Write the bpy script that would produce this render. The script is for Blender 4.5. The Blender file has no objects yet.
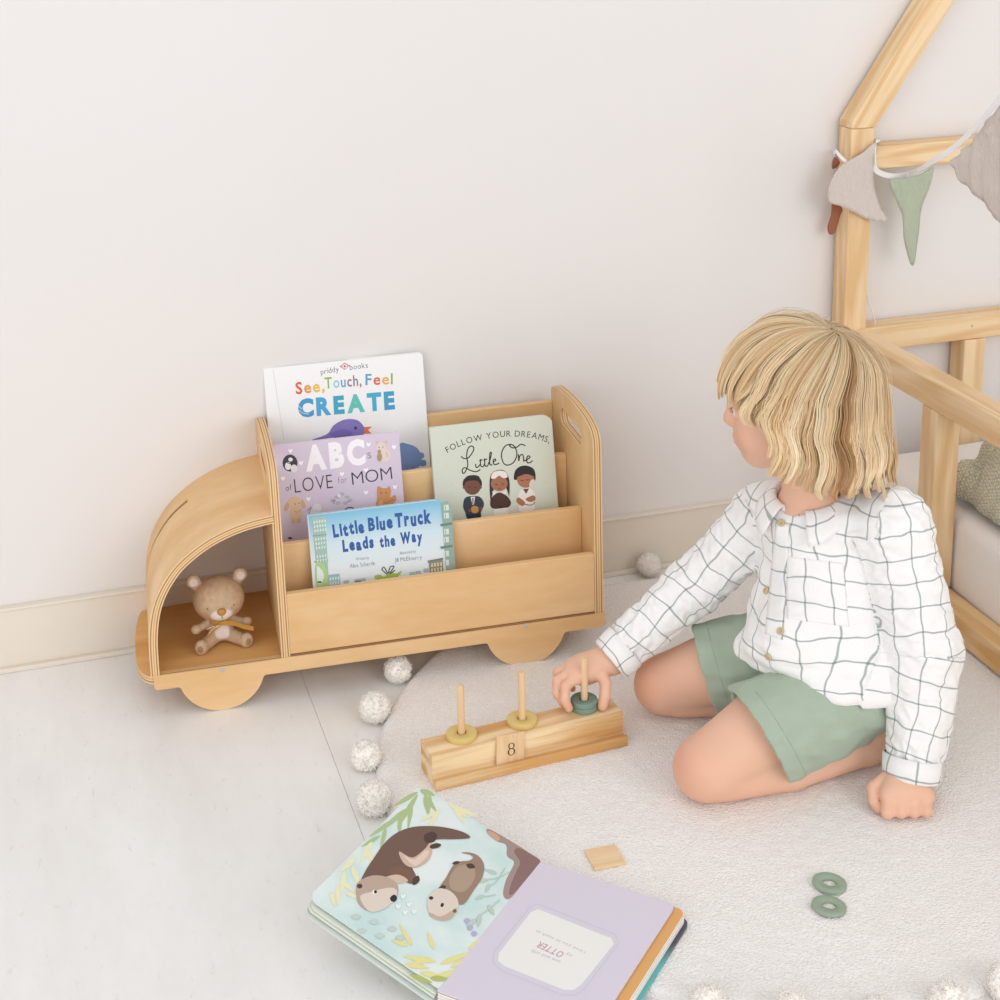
import bpy, bmesh, math, random
import numpy as np
from mathutils import Vector, Matrix, noise, Euler
from mathutils.bvhtree import BVHTree
random.seed(7); np.random.seed(7)
C = bpy.context.scene.collection
SC = bpy.context.scene
V = Vector
R = math.radians

# ------------------------------------------------------------------ camera model (metres; Y into the wall, Z up)
F, CX, CY = 1580., 505., 250.
CAM = V((0, 0, 1.3))
def cam_axes():
    yaw, pitch, roll = R(17.3856), R(14.5309), R(-.8532)
    fw = V((math.sin(yaw)*math.cos(pitch), math.cos(yaw)*math.cos(pitch), -math.sin(pitch)))
    r = V((math.cos(yaw), -math.sin(yaw), 0)); u = r.cross(fw)
    return r*math.cos(roll)+u*math.sin(roll), -r*math.sin(roll)+u*math.cos(roll), fw
RX, UX, FW = cam_axes()
def ray(x, y):
    return (RX*((x-CX)/F) - UX*((y-CY)/F) + FW).normalized()
def hit(x, y, P, n):
    d = ray(x, y); return CAM + d*((P-CAM).dot(n)/d.dot(n))
def atz(x, y, z): return hit(x, y, V((0, 0, z)), V((0, 0, 1)))
def aty(x, y, Y): return hit(x, y, V((0, Y, 0)), V((0, 1, 0)))
def atx(x, y, X): return hit(x, y, V((X, 0, 0)), V((1, 0, 0)))
cd = bpy.data.cameras.new('camera'); co = bpy.data.objects.new('camera', cd); C.objects.link(co)
co.matrix_world = Matrix((( RX.x, UX.x, -FW.x, CAM.x), (RX.y, UX.y, -FW.y, CAM.y), (RX.z, UX.z, -FW.z, CAM.z), (0, 0, 0, 1)))
cd.sensor_width = 36; cd.lens = 36*F/1000; cd.shift_x = (500-CX)/1000; cd.shift_y = (CY-500)/1000
cd.clip_start = .05; cd.clip_end = 60
SC.camera = co

# ------------------------------------------------------------------ materials
def s2l(c):
    c = c/255.; return c/12.92 if c <= .04045 else ((c+.055)/1.055)**2.4
def rgb(c):
    if isinstance(c, str): c = tuple(int(c[i:i+2], 16) for i in (0, 2, 4))
    return tuple(s2l(v) for v in c)+(1,)
MC = {}
def mat(name, col=None, rough=.6, spec=.3, sheen=0, sss=0, bump=0, bscale=200, vary=0, vscale=8):
    key = name
    if key in MC: return MC[key]
    m = bpy.data.materials.new(name); m.use_nodes = True; MC[key] = m
    nt = m.node_tree; b = nt.nodes['Principled BSDF']
    b.inputs['Base Color'].default_value = rgb(col); b.inputs['Roughness'].default_value = rough
    b.inputs['Specular IOR Level'].default_value = spec
    if sheen: b.inputs['Sheen Weight'].default_value = sheen; b.inputs['Sheen Roughness'].default_value = .5
    if sss:
        b.inputs['Subsurface Weight'].default_value = sss; b.inputs['Subsurface Scale'].default_value = .008
        b.inputs['Subsurface Radius'].default_value = (1, .35, .2)
    tc = nt.nodes.new('ShaderNodeTexCoord')
    if bump:
        n = nt.nodes.new('ShaderNodeTexNoise'); n.inputs['Scale'].default_value = bscale; n.inputs['Detail'].default_value = 3
        bp = nt.nodes.new('ShaderNodeBump'); bp.inputs['Strength'].default_value = bump; bp.inputs['Distance'].default_value = .002
        nt.links.new(tc.outputs['Object'], n.inputs['Vector']); nt.links.new(n.outputs['Fac'], bp.inputs['Height'])
        nt.links.new(bp.outputs['Normal'], b.inputs['Normal'])
    if vary:
        n = nt.nodes.new('ShaderNodeTexNoise'); n.inputs['Scale'].default_value = vscale; n.inputs['Detail'].default_value = 4
        mx = nt.nodes.new('ShaderNodeMix'); mx.data_type = 'RGBA'; mx.blend_type = 'MULTIPLY'; mx.inputs[0].default_value = 1
        rp = nt.nodes.new('ShaderNodeValToRGB'); rp.color_ramp.elements[0].position = .3; rp.color_ramp.elements[1].position = .7
        v = 1-vary; rp.color_ramp.elements[0].color = (v, v*.99, v*.98, 1); rp.color_ramp.elements[1].color = (1, 1, 1, 1)
        nt.links.new(tc.outputs['Object'], n.inputs['Vector']); nt.links.new(n.outputs['Fac'], rp.inputs['Fac'])
        mx.inputs[6].default_value = rgb(col); nt.links.new(rp.outputs['Color'], mx.inputs[7])
        nt.links.new(mx.outputs[2], b.inputs['Base Color'])
    return m
def flat(col, rough=.5):
    if not isinstance(col, str): col = '%02x%02x%02x' % tuple(col)
    return mat('ink_'+col, col, rough, .25)
def wood(name, light, dark, axis=2, stretch=14, scale=26, contrast=1., wave=0, rough=.5, spec=.3):
    """procedural timber: long streaks along one local axis, plus optional wide growth-ring figure"""
    if name in MC: return MC[name]
    m = bpy.data.materials.new(name); m.use_nodes = True; MC[name] = m
    nt = m.node_tree; N = nt.nodes; L = nt.links; b = N['Principled BSDF']
    b.inputs['Roughness'].default_value = rough; b.inputs['Specular IOR Level'].default_value = spec
    tc = N.new('ShaderNodeTexCoord'); oi = N.new('ShaderNodeObjectInfo')
    ad = N.new('ShaderNodeVectorMath'); ad.operation = 'ADD'
    sc = N.new('ShaderNodeVectorMath'); sc.operation = 'SCALE'; sc.inputs['Scale'].default_value = 3.1
    L.new(oi.outputs['Location'], sc.inputs[0]); L.new(tc.outputs['Object'], ad.inputs[0]); L.new(sc.outputs[0], ad.inputs[1])
    mp = N.new('ShaderNodeMapping'); s = [1., 1., 1.]; s[axis] = 1./stretch; mp.inputs['Scale'].default_value = s
    L.new(ad.outputs[0], mp.inputs['Vector'])
    n1 = N.new('ShaderNodeTexNoise'); n1.inputs['Scale'].default_value = scale; n1.inputs['Detail'].default_value = 5; n1.inputs['Distortion'].default_value = .6
    n2 = N.new('ShaderNodeTexNoise'); n2.inputs['Scale'].default_value = scale*9; n2.inputs['Detail'].default_value = 3
    L.new(mp.outputs[0], n1.inputs['Vector']); L.new(mp.outputs[0], n2.inputs['Vector'])
    mi = N.new('ShaderNodeMath'); mi.operation = 'MULTIPLY_ADD'; mi.inputs[1].default_value = .35; 
    L.new(n2.outputs['Fac'], mi.inputs[0]); L.new(n1.outputs['Fac'], mi.inputs[2])
    src = mi.outputs[0]
    if wave:
        mp2 = N.new('ShaderNodeMapping'); s = [1., 1., 1.]; s[axis] = .12; mp2.inputs['Scale'].default_value = s
        L.new(ad.outputs[0], mp2.inputs['Vector'])
        w = N.new('ShaderNodeTexNoise'); w.inputs['Scale'].default_value = 10; w.inputs['Detail'].default_value = 1
        L.new(mp2.outputs[0], w.inputs['Vector'])
        k = N.new('ShaderNodeMath'); k.operation = 'MULTIPLY'; k.inputs[1].default_value = wave; L.new(w.outputs['Fac'], k.inputs[0])
        si = N.new('ShaderNodeMath'); si.operation = 'SINE'; L.new(k.outputs[0], si.inputs[0])
        k2 = N.new('ShaderNodeMath'); k2.operation = 'MULTIPLY_ADD'; k2.inputs[1].default_value = .14; L.new(si.outputs[0], k2.inputs[0]); L.new(src, k2.inputs[2])
        src = k2.outputs[0]
    rp = N.new('ShaderNodeValToRGB'); c = .67
    rp.color_ramp.elements[0].position = c-.22/contrast; rp.color_ramp.elements[1].position = c+.22/contrast
    rp.color_ramp.elements[0].color = rgb(dark); rp.color_ramp.elements[1].color = rgb(light)
    L.new(src, rp.inputs['Fac']); L.new(rp.outputs['Color'], b.inputs['Base Color'])
    bp = N.new('ShaderNodeBump'); bp.inputs['Strength'].default_value = .08; bp.inputs['Distance'].default_value = .001
    L.new(n2.outputs['Fac'], bp.inputs['Height']); L.new(bp.outputs['Normal'], b.inputs['Normal'])
    return m

# ------------------------------------------------------------------ object helpers
def tag(o, label=None, cat=None, group=None, kind=None):
    if label: o['label'] = label
    if cat: o['category'] = cat
    if group: o['group'] = group
    if kind: o['kind'] = kind
    return o
def empty(name, M=None, label=None, cat=None, group=None):
    o = bpy.data.objects.new(name, None); C.objects.link(o); o.empty_display_size = .05
    if M is not None: o.matrix_world = M if isinstance(M, Matrix) else Matrix.Translation(M)
    return tag(o, label, cat, group)
def obj(name, bm, mats, parent=None, smooth=False, M=None):
    """bm in parent-local coordinates"""
    if isinstance(bm, bmesh.types.BMesh):
        me = bpy.data.meshes.new(name); bm.to_mesh(me); bm.free()
    else: me = bm
    for m in (mats if isinstance(mats, (list, tuple)) else [mats]): me.materials.append(m)
    o = bpy.data.objects.new(name, me); C.objects.link(o)
    if parent: o.parent = parent
    if M is not None: o.matrix_local = M
    if smooth:
        for p in me.polygons: p.use_smooth = True
        if smooth != True: me.set_sharp_from_angle(angle=smooth)
    return o
def bevel(o, w=.002, seg=2, angle=40):
    m = o.modifiers.new('bevel', 'BEVEL'); m.width = w; m.segments = seg; m.limit_method = 'ANGLE'; m.angle_limit = R(angle)
    return o
def pydata(name, vs, fs, mats, parent=None, smooth=False, M=None, mi=None):
    me = bpy.data.meshes.new(name); me.from_pydata([tuple(v) for v in vs], [], fs); me.update()
    o = obj(name, me, mats, parent, smooth, M)
    if mi is not None: me.polygons.foreach_set('material_index', mi)
    return o
def box(bm, lo, hi, mi=0):
    x0, y0, z0 = lo; x1, y1, z1 = hi
    v = [bm.verts.new(p) for p in ((x0,y0,z0),(x1,y0,z0),(x1,y1,z0),(x0,y1,z0),(x0,y0,z1),(x1,y0,z1),(x1,y1,z1),(x0,y1,z1))]
    for f in ((0,3,2,1),(4,5,6,7),(0,1,5,4),(1,2,6,5),(2,3,7,6),(3,0,4,7)):
        bm.faces.new([v[i] for i in f]).material_index = mi
def boxo(name, lo, hi, m, parent=None, bev=.001):
    """box whose own origin sits at its centre"""
    c = (V(lo)+V(hi))/2; bm = bmesh.new(); box(bm, V(lo)-c, V(hi)-c)
    o = obj(name, bm, m, parent, M=Matrix.Translation(c))
    if bev: bevel(o, bev)
    return o
def earclip_prism(bm, pts, plane, a, b, layers=None, cap=0, holes=()):
    """extrude 2-D outline (with holes) between a and b. plane: function (u,v,w)->xyz.  layers: list of side material indices across the thickness"""
    loops = [list(pts)]+[list(h) for h in holes]
    n = len(layers) if layers else 1
    for L in loops:
        k = len(L); rings = []
        for j in range(n+1):
            w = a+(b-a)*j/n; rings.append([bm.verts.new(plane(u, v, w)) for u, v in L])
        for j in range(n):
            for i in range(k):
                f = bm.faces.new((rings[j][i], rings[j][(i+1) % k], rings[j+1][(i+1) % k], rings[j+1][i])); f.material_index = layers[j] if layers else cap
                f.smooth = True
        L.append(rings)
    for side in (0, -1):
        es = []
        for L in loops:
            ring = L[-1][side]
            for i in range(len(ring)): es.append(bm.edges.get((ring[i], ring[(i+1) % len(ring)])))
        r = bmesh.ops.triangle_fill(bm, edges=es, use_beauty=True, use_dissolve=True)
        for g in r['geom']:
            if isinstance(g, bmesh.types.BMFace): g.material_index = cap; g.smooth = False
    bmesh.ops.recalc_face_normals(bm, faces=bm.faces)
def prism(name, pts, plane, a, b, mats, parent=None, layers=None, holes=(), bev=0, smooth=R(30)):
    bm = bmesh.new(); earclip_prism(bm, pts, plane, a, b, layers, 0, holes)
    o = obj(name, bm, mats, parent, smooth)
    if bev: bevel(o, bev)
    return o
def arc(cx, cy, rx, ry, a0, a1, n=10):
    return [(cx+rx*math.cos(R(a0+(a1-a0)*i/n)), cy+ry*math.sin(R(a0+(a1-a0)*i/n))) for i in range(n+1)]
def rrect(x0, y0, x1, y1, r, n=6):
    if not isinstance(r, (list, tuple)): r = [r]*4      # bl, br, tr, tl
    return (arc(x0+r[0], y0+r[0], r[0], r[0], 180, 270, n)+arc(x1-r[1], y0+r[1], r[1], r[1], 270, 360, n)
            +arc(x1-r[2], y1-r[2], r[2], r[2], 0, 90, n)+arc(x0+r[3], y1-r[3], r[3], r[3], 90, 180, n))
def dedupe(p):
    o = []
    for q in p:
        if not o or math.hypot(q[0]-o[-1][0], q[1]-o[-1][1]) > 1e-5: o.append(q)
    if math.hypot(o[0][0]-o[-1][0], o[0][1]-o[-1][1]) < 1e-5: o.pop()
    return o
def catmull(P, n=8, closed=False):
    P = [V(p) if len(p) == 3 else V((p[0], p[1], 0)) for p in P]; k = len(P); out = []
    rng = range(k) if closed else range(k-1)
    for i in rng:
        if closed: a, b, c, d = P[(i-1) % k], P[i], P[(i+1) % k], P[(i+2) % k]
        else: a, b, c, d = P[max(i-1, 0)], P[i], P[i+1], P[min(i+2, k-1)]
        for j in range(n):
            t = j/n; out.append(.5*((2*b)+(c-a)*t+(2*a-5*b+4*c-d)*t*t+(3*b-a-3*c+d)*t**3))
    if not closed: out.append(P[-1])
    return out
def tube(bm, pts, rad, n=8, mi=0, cap=True):
    """tube along 3-D points; rad scalar or list"""
    pts = [V(p) for p in pts]; rings = []; up = None
    for i, p in enumerate(pts):
        t = (pts[min(i+1, len(pts)-1)]-pts[max(i-1, 0)]).normalized()
        if up is None: up = t.orthogonal().normalized()
        up = (up-t*up.dot(t)).normalized(); s = t.cross(up)
        r = rad[i] if isinstance(rad, (list, tuple)) else rad
        rings.append([bm.verts.new(p+(up*math.cos(2*math.pi*k/n)+s*math.sin(2*math.pi*k/n))*r) for k in range(n)])
    for a, b in zip(rings, rings[1:]):
        for k in range(n):
            f = bm.faces.new((a[k], a[(k+1) % n], b[(k+1) % n], b[k])); f.material_index = mi; f.smooth = True
    if cap:
        bm.faces.new(rings[0][::-1]).material_index = mi; bm.faces.new(rings[-1]).material_index = mi
def lathe(bm, prof, n=32, mi=0, M=None):
    """profile [(r,z)...] round local z; open ends collapse if r==0"""
    M = M or Matrix.Identity(4); rings = []
    for r, z in prof:
        if r < 1e-7: rings.append([bm.verts.new(M @ V((0, 0, z)))])
        else: rings.append([bm.verts.new(M @ V((r*math.cos(2*math.pi*k/n), r*math.sin(2*math.pi*k/n), z))) for k in range(n)])
    for a, b in zip(rings, rings[1:]):
        for k in range(n):
            k2 = (k+1) % n
            if len(a) == 1 and len(b) == 1: continue
            if len(a) == 1: f = bm.faces.new((a[0], b[k], b[k2]))
            elif len(b) == 1: f = bm.faces.new((a[k], b[0], a[k2]))
            else: f = bm.faces.new((a[k], b[k], b[k2], a[k2]))
            f.material_index = mi; f.smooth = True
    bmesh.ops.recalc_face_normals(bm, faces=bm.faces)
def frame(o, x, y, z):
    return Matrix(((x.x, y.x, z.x, o.x), (x.y, y.y, z.y, o.y), (x.z, y.z, z.z, o.z), (0, 0, 0, 1)))
def screw(parent, p, n, r=.0035):
    z = V(n).normalized(); x = z.orthogonal().normalized(); y = z.cross(x)
    bm = bmesh.new(); lathe(bm, [(0, .0012), (r*.45, .0012), (r*.5, .0004), (r*.55, .0012), (r*.9, .001), (r, 0), (r, -.001)], 14)
    return obj('screw', bm, mat('steel', 'b9bcc0', .35, .6), parent, True, frame(V(p), x, y, z))

# ------------------------------------------------------------------ room
WALL_Y = 2.478
def wall_mat():
    return mat('wall_paint', 'e6e2e0', .85, .15, bump=.05, bscale=60, vary=.012, vscale=1.2)
bm = bmesh.new(); box(bm, (-2.2, WALL_Y, -.05), (3.4, WALL_Y+.1, 2.7))
tag(obj('wall_back', bm, wall_mat()), kind='structure')
bbm = mat('baseboard_paint', 'e6dccf', .6, .3, vary=.03, vscale=4)
bm = bmesh.new(); box(bm, (-2.2, WALL_Y-.012, 0), (3.4, WALL_Y, .106)); box(bm, (-2.2, WALL_Y-.016, .106), (3.4, WALL_Y, .111)); box(bm, (-2.2, WALL_Y-.022, 0), (3.4, WALL_Y-.012, .008))
tag(bevel(obj('baseboard_back', bm, bbm), .002), kind='structure')

fm = bpy.data.materials.new('whitewashed_boards'); fm.use_nodes = True; nt = fm.node_tree; N = nt.nodes; L = nt.links; b = N['Principled BSDF']
b.inputs['Roughness'].default_value = .55; b.inputs['Specular IOR Level'].default_value = .3
tc = N.new('ShaderNodeTexCoord')
n1 = N.new('ShaderNodeTexNoise'); n1.inputs['Scale'].default_value = 5; n1.inputs['Detail'].default_value = 8; n1.inputs['Roughness'].default_value = .7
n2 = N.new('ShaderNodeTexNoise'); n2.inputs['Scale'].default_value = 70; n2.inputs['Detail'].default_value = 6; n2.inputs['Roughness'].default_value = .75
mp = N.new('ShaderNodeMapping'); mp.inputs['Scale'].default_value = (1, .3, 1)
L.new(tc.outputs['Object'], mp.inputs[0]); L.new(mp.outputs[0], n1.inputs['Vector']); L.new(mp.outputs[0], n2.inputs['Vector'])
r1 = N.new('ShaderNodeValToRGB'); r1.color_ramp.elements[0].position = .36; r1.color_ramp.elements[0].color = rgb('e9e6e3'); r1.color_ramp.elements[1].position = .6; r1.color_ramp.elements[1].color = rgb('f1efed')
r2 = N.new('ShaderNodeValToRGB'); r2.color_ramp.elements[0].position = .3; r2.color_ramp.elements[0].color = (.8, .78, .75, 1); r2.color_ramp.elements[1].position = .4; r2.color_ramp.elements[1].color = (1, 1, 1, 1)
mx = N.new('ShaderNodeMix'); mx.data_type = 'RGBA'; mx.blend_type = 'MULTIPLY'; mx.inputs[0].default_value = .8
L.new(n1.outputs['Fac'], r1.inputs[0]); L.new(n2.outputs['Fac'], r2.inputs[0]); L.new(r1.outputs[0], mx.inputs[6]); L.new(r2.outputs[0], mx.inputs[7]); L.new(mx.outputs[2], b.inputs['Base Color'])
bp = N.new('ShaderNodeBump'); bp.inputs['Strength'].default_value = .25; bp.inputs['Distance'].default_value = .002
L.new(n2.outputs['Fac'], bp.inputs['Height']); L.new(bp.outputs[0], b.inputs['Normal'])
# boards laid side by side, running towards the wall, with fine open joints
seam = atz(348, 797, 0).x
bm = bmesh.new(); wd = .62; x = seam-3*wd
while x < 3.4:
    box(bm, (x+.0003, -1.2, -.02), (x+wd-.0003, WALL_Y, 0)); x += wd
box(bm, (-2.2, -1.2, -.06), (3.6, WALL_Y, -.02))
tag(obj('floor', bm, fm), kind='structure')

# ------------------------------------------------------------------ rug with pompoms
RC = V((.9552, 1.8702, 0)); RR = .5515; RT = .0115
rm = bpy.data.materials.new('cream_plush'); rm.use_nodes = True; nt = rm.node_tree; N = nt.nodes; L = nt.links; b = N['Principled BSDF']
b.inputs['Base Color'].default_value = rgb('efe9e4'); b.inputs['Roughness'].default_value = .95; b.inputs['Specular IOR Level'].default_value = .1
b.inputs['Sheen Weight'].default_value = .25
tc = N.new('ShaderNodeTexCoord'); vo = N.new('ShaderNodeTexVoronoi'); vo.inputs['Scale'].default_value = 330
no = N.new('ShaderNodeTexNoise'); no.inputs['Scale'].default_value = 140; no.inputs['Detail'].default_value = 4
ma = N.new('ShaderNodeMath'); ma.operation = 'MULTIPLY_ADD'; ma.inputs[1].default_value = -1.
L.new(tc.outputs['Object'], vo.inputs['Vector']); L.new(tc.outputs['Object'], no.inputs['Vector']); L.new(vo.outputs['Distance'], ma.inputs[0]); L.new(no.outputs['Fac'], ma.inputs[2])
bp = N.new('ShaderNodeBump'); bp.inputs['Strength'].default_value = .55; bp.inputs['Distance'].default_value = .003
L.new(ma.outputs[0], bp.inputs['Height']); L.new(bp.outputs[0], b.inputs['Normal'])
n3 = N.new('ShaderNodeTexNoise'); n3.inputs['Scale'].default_value = 260; n3.inputs['Detail'].default_value = 3; L.new(tc.outputs['Object'], n3.inputs['Vector'])
rp = N.new('ShaderNodeValToRGB'); rp.color_ramp.elements[0].position = .3; rp.color_ramp.elements[0].color = rgb('ece6e2'); rp.color_ramp.elements[1].position = .6; rp.color_ramp.elements[1].color = rgb('f5f1ee')
L.new(n3.outputs['Fac'], rp.inputs[0]); L.new(rp.outputs[0], b.inputs['Base Color'])
rug = empty('round_rug', V((RC.x, RC.y, 0)), 'round cream plush rug edged with pompoms under the kneeling child', 'rug')
bm = bmesh.new(); nr, na = 90, 300; rings = []
for i in range(nr+1):
    t = i/nr; r = RR*min(1, t*1.0)
    ring = []
    for k in range(na):
        a = 2*math.pi*k/na
        rr = r*(1+.006*math.sin(3*a+1)+.004*math.sin(7*a)) if i else 0
        edge = max(0, (r-(RR-.010))/.010)
        z = RT*math.sqrt(max(0, 1-edge**2*.93))+.0012*noise.noise(V((rr*math.cos(a)*60, rr*math.sin(a)*60, 0)))*(1-edge)+.0014*noise.noise(V((rr*math.cos(a)*9, rr*math.sin(a)*9, 5)))*(1-edge)
        ring.append(bm.verts.new((rr*math.cos(a), rr*math.sin(a), z)))
        if i == 0: break
    rings.append(ring)
base = [bm.verts.new((v.co.x, v.co.y, .0002)) for v in rings[-1]]; rings.append(base)
for k in range(na): bm.faces.new((rings[0][0], rings[1][k], rings[1][(k+1) % na]))
for a, b_ in zip(rings[1:], rings[2:]):
    for k in range(na): bm.faces.new((a[k], b_[k], b_[(k+1) % na], a[(k+1) % na]))
bmesh.ops.recalc_face_normals(bm, faces=bm.faces)
obj('pile', bm, rm, rug, True)
pm = mat('pompom_yarn', 'fffaf3', .95, .1, sheen=.5, vary=.03, vscale=130)
def pompom(r, seed):
    bm = bmesh.new(); bmesh.ops.create_icosphere(bm, subdivisions=5, radius=r)
    for v in bm.verts:
        n = v.co.normalized(); 
        d = noise.noise(n*7+V((seed, 0, 0)))*.10+noise.noise(n*24+V((0, seed, 0)))*.08+noise.noise(n*60+V((0, seed, 3)))*.05
        v.co = n*r*(.95+d)
    rr_ = random.Random(int(seed*10)); cs = [(math.cos(a), math.sin(a)) for a in (0, 2.09, 4.19)]
    for _ in range(500):                                   # loose yarn ends
        n = V((rr_.gauss(0, 1), rr_.gauss(0, 1), rr_.gauss(0, 1))).normalized(); t = n.orthogonal().normalized(); t = (t*math.cos(_)+n.cross(t)*math.sin(_))
        b = n*r*.93; L_ = r*rr_.uniform(.10, .22); k1 = [b, b+n*L_*.6+t*L_*.25, b+n*L_+t*L_*.8]; prev = None; s_ = n.cross(t)
        for j, p in enumerate(k1):
            w_ = (.0007, .0008, .0003)[j]; ring = [bm.verts.new(p+(t*c+s_*s)*w_) for c, s in cs]
            if prev:
                for k in range(3): bm.faces.new((prev[k], prev[(k+1) % 3], ring[(k+1) % 3], ring[k]))
            prev = ring
    return bm
pp = [(398,670),(375,709),(366,756),(374,800),(645,556),(710,992),(790,1010),(868,992),(940,990),(998,974)]
for i, q in enumerate(pp):
    r = (.0215, .0235, .022, .0245, .021, .021, .022, .018, .021, .023)[i]
    p = atz(q[0], q[1], .02); z = r*.93
    if i == 4: p = V((1.028, WALL_Y-.041, 0)); z = .024
    elif i >= 5:
        a = math.atan2(p.y-RC.y, p.x-RC.x); p = RC+V((math.cos(a), math.sin(a), 0))*(RR+.016)
    M = Matrix.Translation(V((p.x-RC.x, p.y-RC.y, z))) @ Euler((i, i*2.1, 0)).to_matrix().to_4x4()
    obj('pompom', pompom(r, i*3.7), pm, rug, True, M)
for a in list(range(-40, 50, 11)):                     # the edge that runs on out of view under the bed
    p = V((math.cos(R(a)), math.sin(R(a)), 0))*(RR+.018); 
    obj('pompom', pompom(.021, a), pm, rug, True, Matrix.Translation(V((p.x, p.y, .02))))
# ------------------------------------------------------------------ truck bookcase
TY_, TT_ = R(4.13), R(.77)
P0 = atz(212, 711.5, 0)
TXv = V((math.cos(TY_)*math.cos(TT_), -math.sin(TY_)*math.cos(TT_), math.sin(TT_))); TYv = V((math.sin(TY_), math.cos(TY_), 0)); TZv = TXv.cross(TYv)
TM = frame(P0, TXv, TYv, TZv)
truck = empty('truck_bookcase', TM, 'birch plywood toy truck bookcase with half-round wheels and sloping book slots', 'bookcase')
plyf = wood('birch_face', 'edca9c', 'dfb580', 0, 4, 9, 1.0, 9)
plyv = wood('birch_face_upright', 'edca9c', 'dfb580', 2, 4, 9, 1.0, 9)
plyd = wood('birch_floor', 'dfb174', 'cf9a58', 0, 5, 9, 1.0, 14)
e1 = mat('ply_edge_light', 'e6c79c', .6); e2 = mat('ply_edge_dark', 'b07f4c', .6); e3 = mat('ply_edge_mid', 'd3a66d', .6)
EL = [1, 2, 1, 3, 1, 2, 1]; EM = [plyf, e1, e2, e3]
XY = lambda u, v, w: (u, w, v)                         # outline in the x-z face, thickness along y
YZ = lambda u, v, w: (w, u, v)                         # outline in the y-z side, thickness along x
D = .26
# front and back boards with the half-round wheels
def apron():
    zt, zb = .0735, .0495; p = [(-.083, zt), (-.083, zb+.004), (-.080, zb)]
    for cx in (.0195, .5035):
        r = .066; cz = r; hw = math.sqrt(r*r-(cz-zb)**2)
        a0 = math.degrees(math.atan2(zb-cz, -hw)); a1 = math.degrees(math.atan2(zb-cz, hw))
        a0 = a0 if a0 > 0 else a0+360; a1 = a1+360 if a1 < a0 else a1
        p += [(cx-hw-.003, zb)]+arc(cx, cz, r, r, a0+2, a1-2, 28)+[(cx+hw+.003, zb)]
    p += [(.630, zb), (.6365, zb+.006), (.6365, zt)]
    return p
for y0 in (0, D-.012):
    prism('wheel_board', apron()[::-1], XY, y0, y0+.012, EM, truck, EL[:5], bev=0)
# floor board, with the rounded bumper nose standing out to the left
fl = [(-.083, 0.012)]+[( .6365, .012), (.6365, D-.012), (-.083, D-.012)]
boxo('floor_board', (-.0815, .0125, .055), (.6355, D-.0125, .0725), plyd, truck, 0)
nose = dedupe([(-.0822, .003)]+arc(-.0822, .070, .0262, .067, 265, 180, 12)+arc(-.0822, D-.130, .0262, .120, 180, 95, 14)+[(-.0822, D-.010)])
prism('bumper', nose, lambda u, v, w: (u, v, w), .0590, .0715, [plyd, e1, e2, e3], truck, [1, 2, 1, 3, 1])
# cab shell: laminated bent ply swept over the depth
op = [(-.0870,.0735),(-.0865,.10),(-.0855,.128),(-.0825,.155),(-.0765,.1825),(-.0665,.208),(-.052,.232),(-.035,.2525),(-.013,.2705),(.0125,.2865),(.040,.2985),(.070,.3075),(.100,.3125),(.1145,.3140)]
cs = catmull([(x, z, 0) for x, z in op], 5); cs = [(p.x, p.y) for p in cs]
nrm = []
for i, p in enumerate(cs):
    a = cs[max(i-1, 0)]; b = cs[min(i+1, len(cs)-1)]; t = V((b[0]-a[0], b[1]-a[1])).normalized(); nrm.append((t.y, -t.x))
TH = .0135; NL = 7
def shell_pt(i, l, y): return (cs[i][0]+nrm[i][0]*TH*l/NL, y, cs[i][1]+nrm[i][1]*TH*l/NL)
bm = bmesh.new(); ys = [0, .1, .184, .197, D-.035, D-.004]; w0, w1 = 9, 41      # windscreen slot between these profile steps
grid = {}
def gv(i, l, j):
    k = (i, l, j)
    if k not in grid: grid[k] = bm.verts.new(shell_pt(i, l, ys[j]))
    return grid[k]
n = len(cs)
hole = lambda i, j: w0 <= i < w1 and j == 2
for i in range(n-1):
    for j in range(5):
        if hole(i, j): continue
        for l, fl_ in ((0, 0), (NL, 1)):
            f = bm.faces.new((gv(i, l, j), gv(i+1, l, j), gv(i+1, l, j+1), gv(i, l, j+1))); f.smooth = True; f.material_index = 0
    for j in (0, 5, 2, 3):
        if j in (2, 3) and not (w0 <= i < w1): continue
        for l in range(NL):
            f = bm.faces.new((gv(i, l, j), gv(i+1, l, j), gv(i+1, l+1, j), gv(i, l+1, j))); f.material_index = (1, 2, 1, 3, 1, 2, 1)[l]
for i, js in ((0, range(5)), (n-1, range(5)), (w0, (2,)), (w1, (2,))):
    for j in js:
        for l in range(NL):
            f = bm.faces.new((gv(i, l, j), gv(i, l, j+1), gv(i, l+1, j+1), gv(i, l+1, j))); f.material_index = (1, 2, 1, 3, 1, 2, 1)[l]
bmesh.ops.recalc_face_normals(bm, faces=bm.faces)
obj('cab_shell', bm, EM, truck, R(35))
# side panels with hand slots
def side_outline():
    p = [(0.002, .0737), (0.002, .362)]
    q = catmull([(.002, .362), (.006, .376), (.018, .3865), (.038, .3925), (.065, .396), (.10, .3975), (.14, .3965), (.19, .3925), (.232, .386), (.252, .377), (.257, .362)], 5)
    p += [(a.x, a.y) for a in q[1:]]+[(.257, .0737)]
    return p
def slot_outline():
    a = V((.082, .351)); b = V((.182, .350)); d = (b-a).normalized(); nn = V((-d.y, d.x)); r = .0140; out = []
    for c, s in ((a, 1), (b, -1)):
        for k in range(9):
            t = R(90+180*k/8)
            out.append(tuple(c+(d*math.cos(t)*s+nn*math.sin(t)*s)*r))
    return out
for x0, x1 in ((.1125, .1260), (.6205, .6345)):
    prism('side_panel', side_outline(), YZ, x0, x1, [plyv, e1, e2, e3], truck, EL, holes=[slot_outline()])
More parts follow.
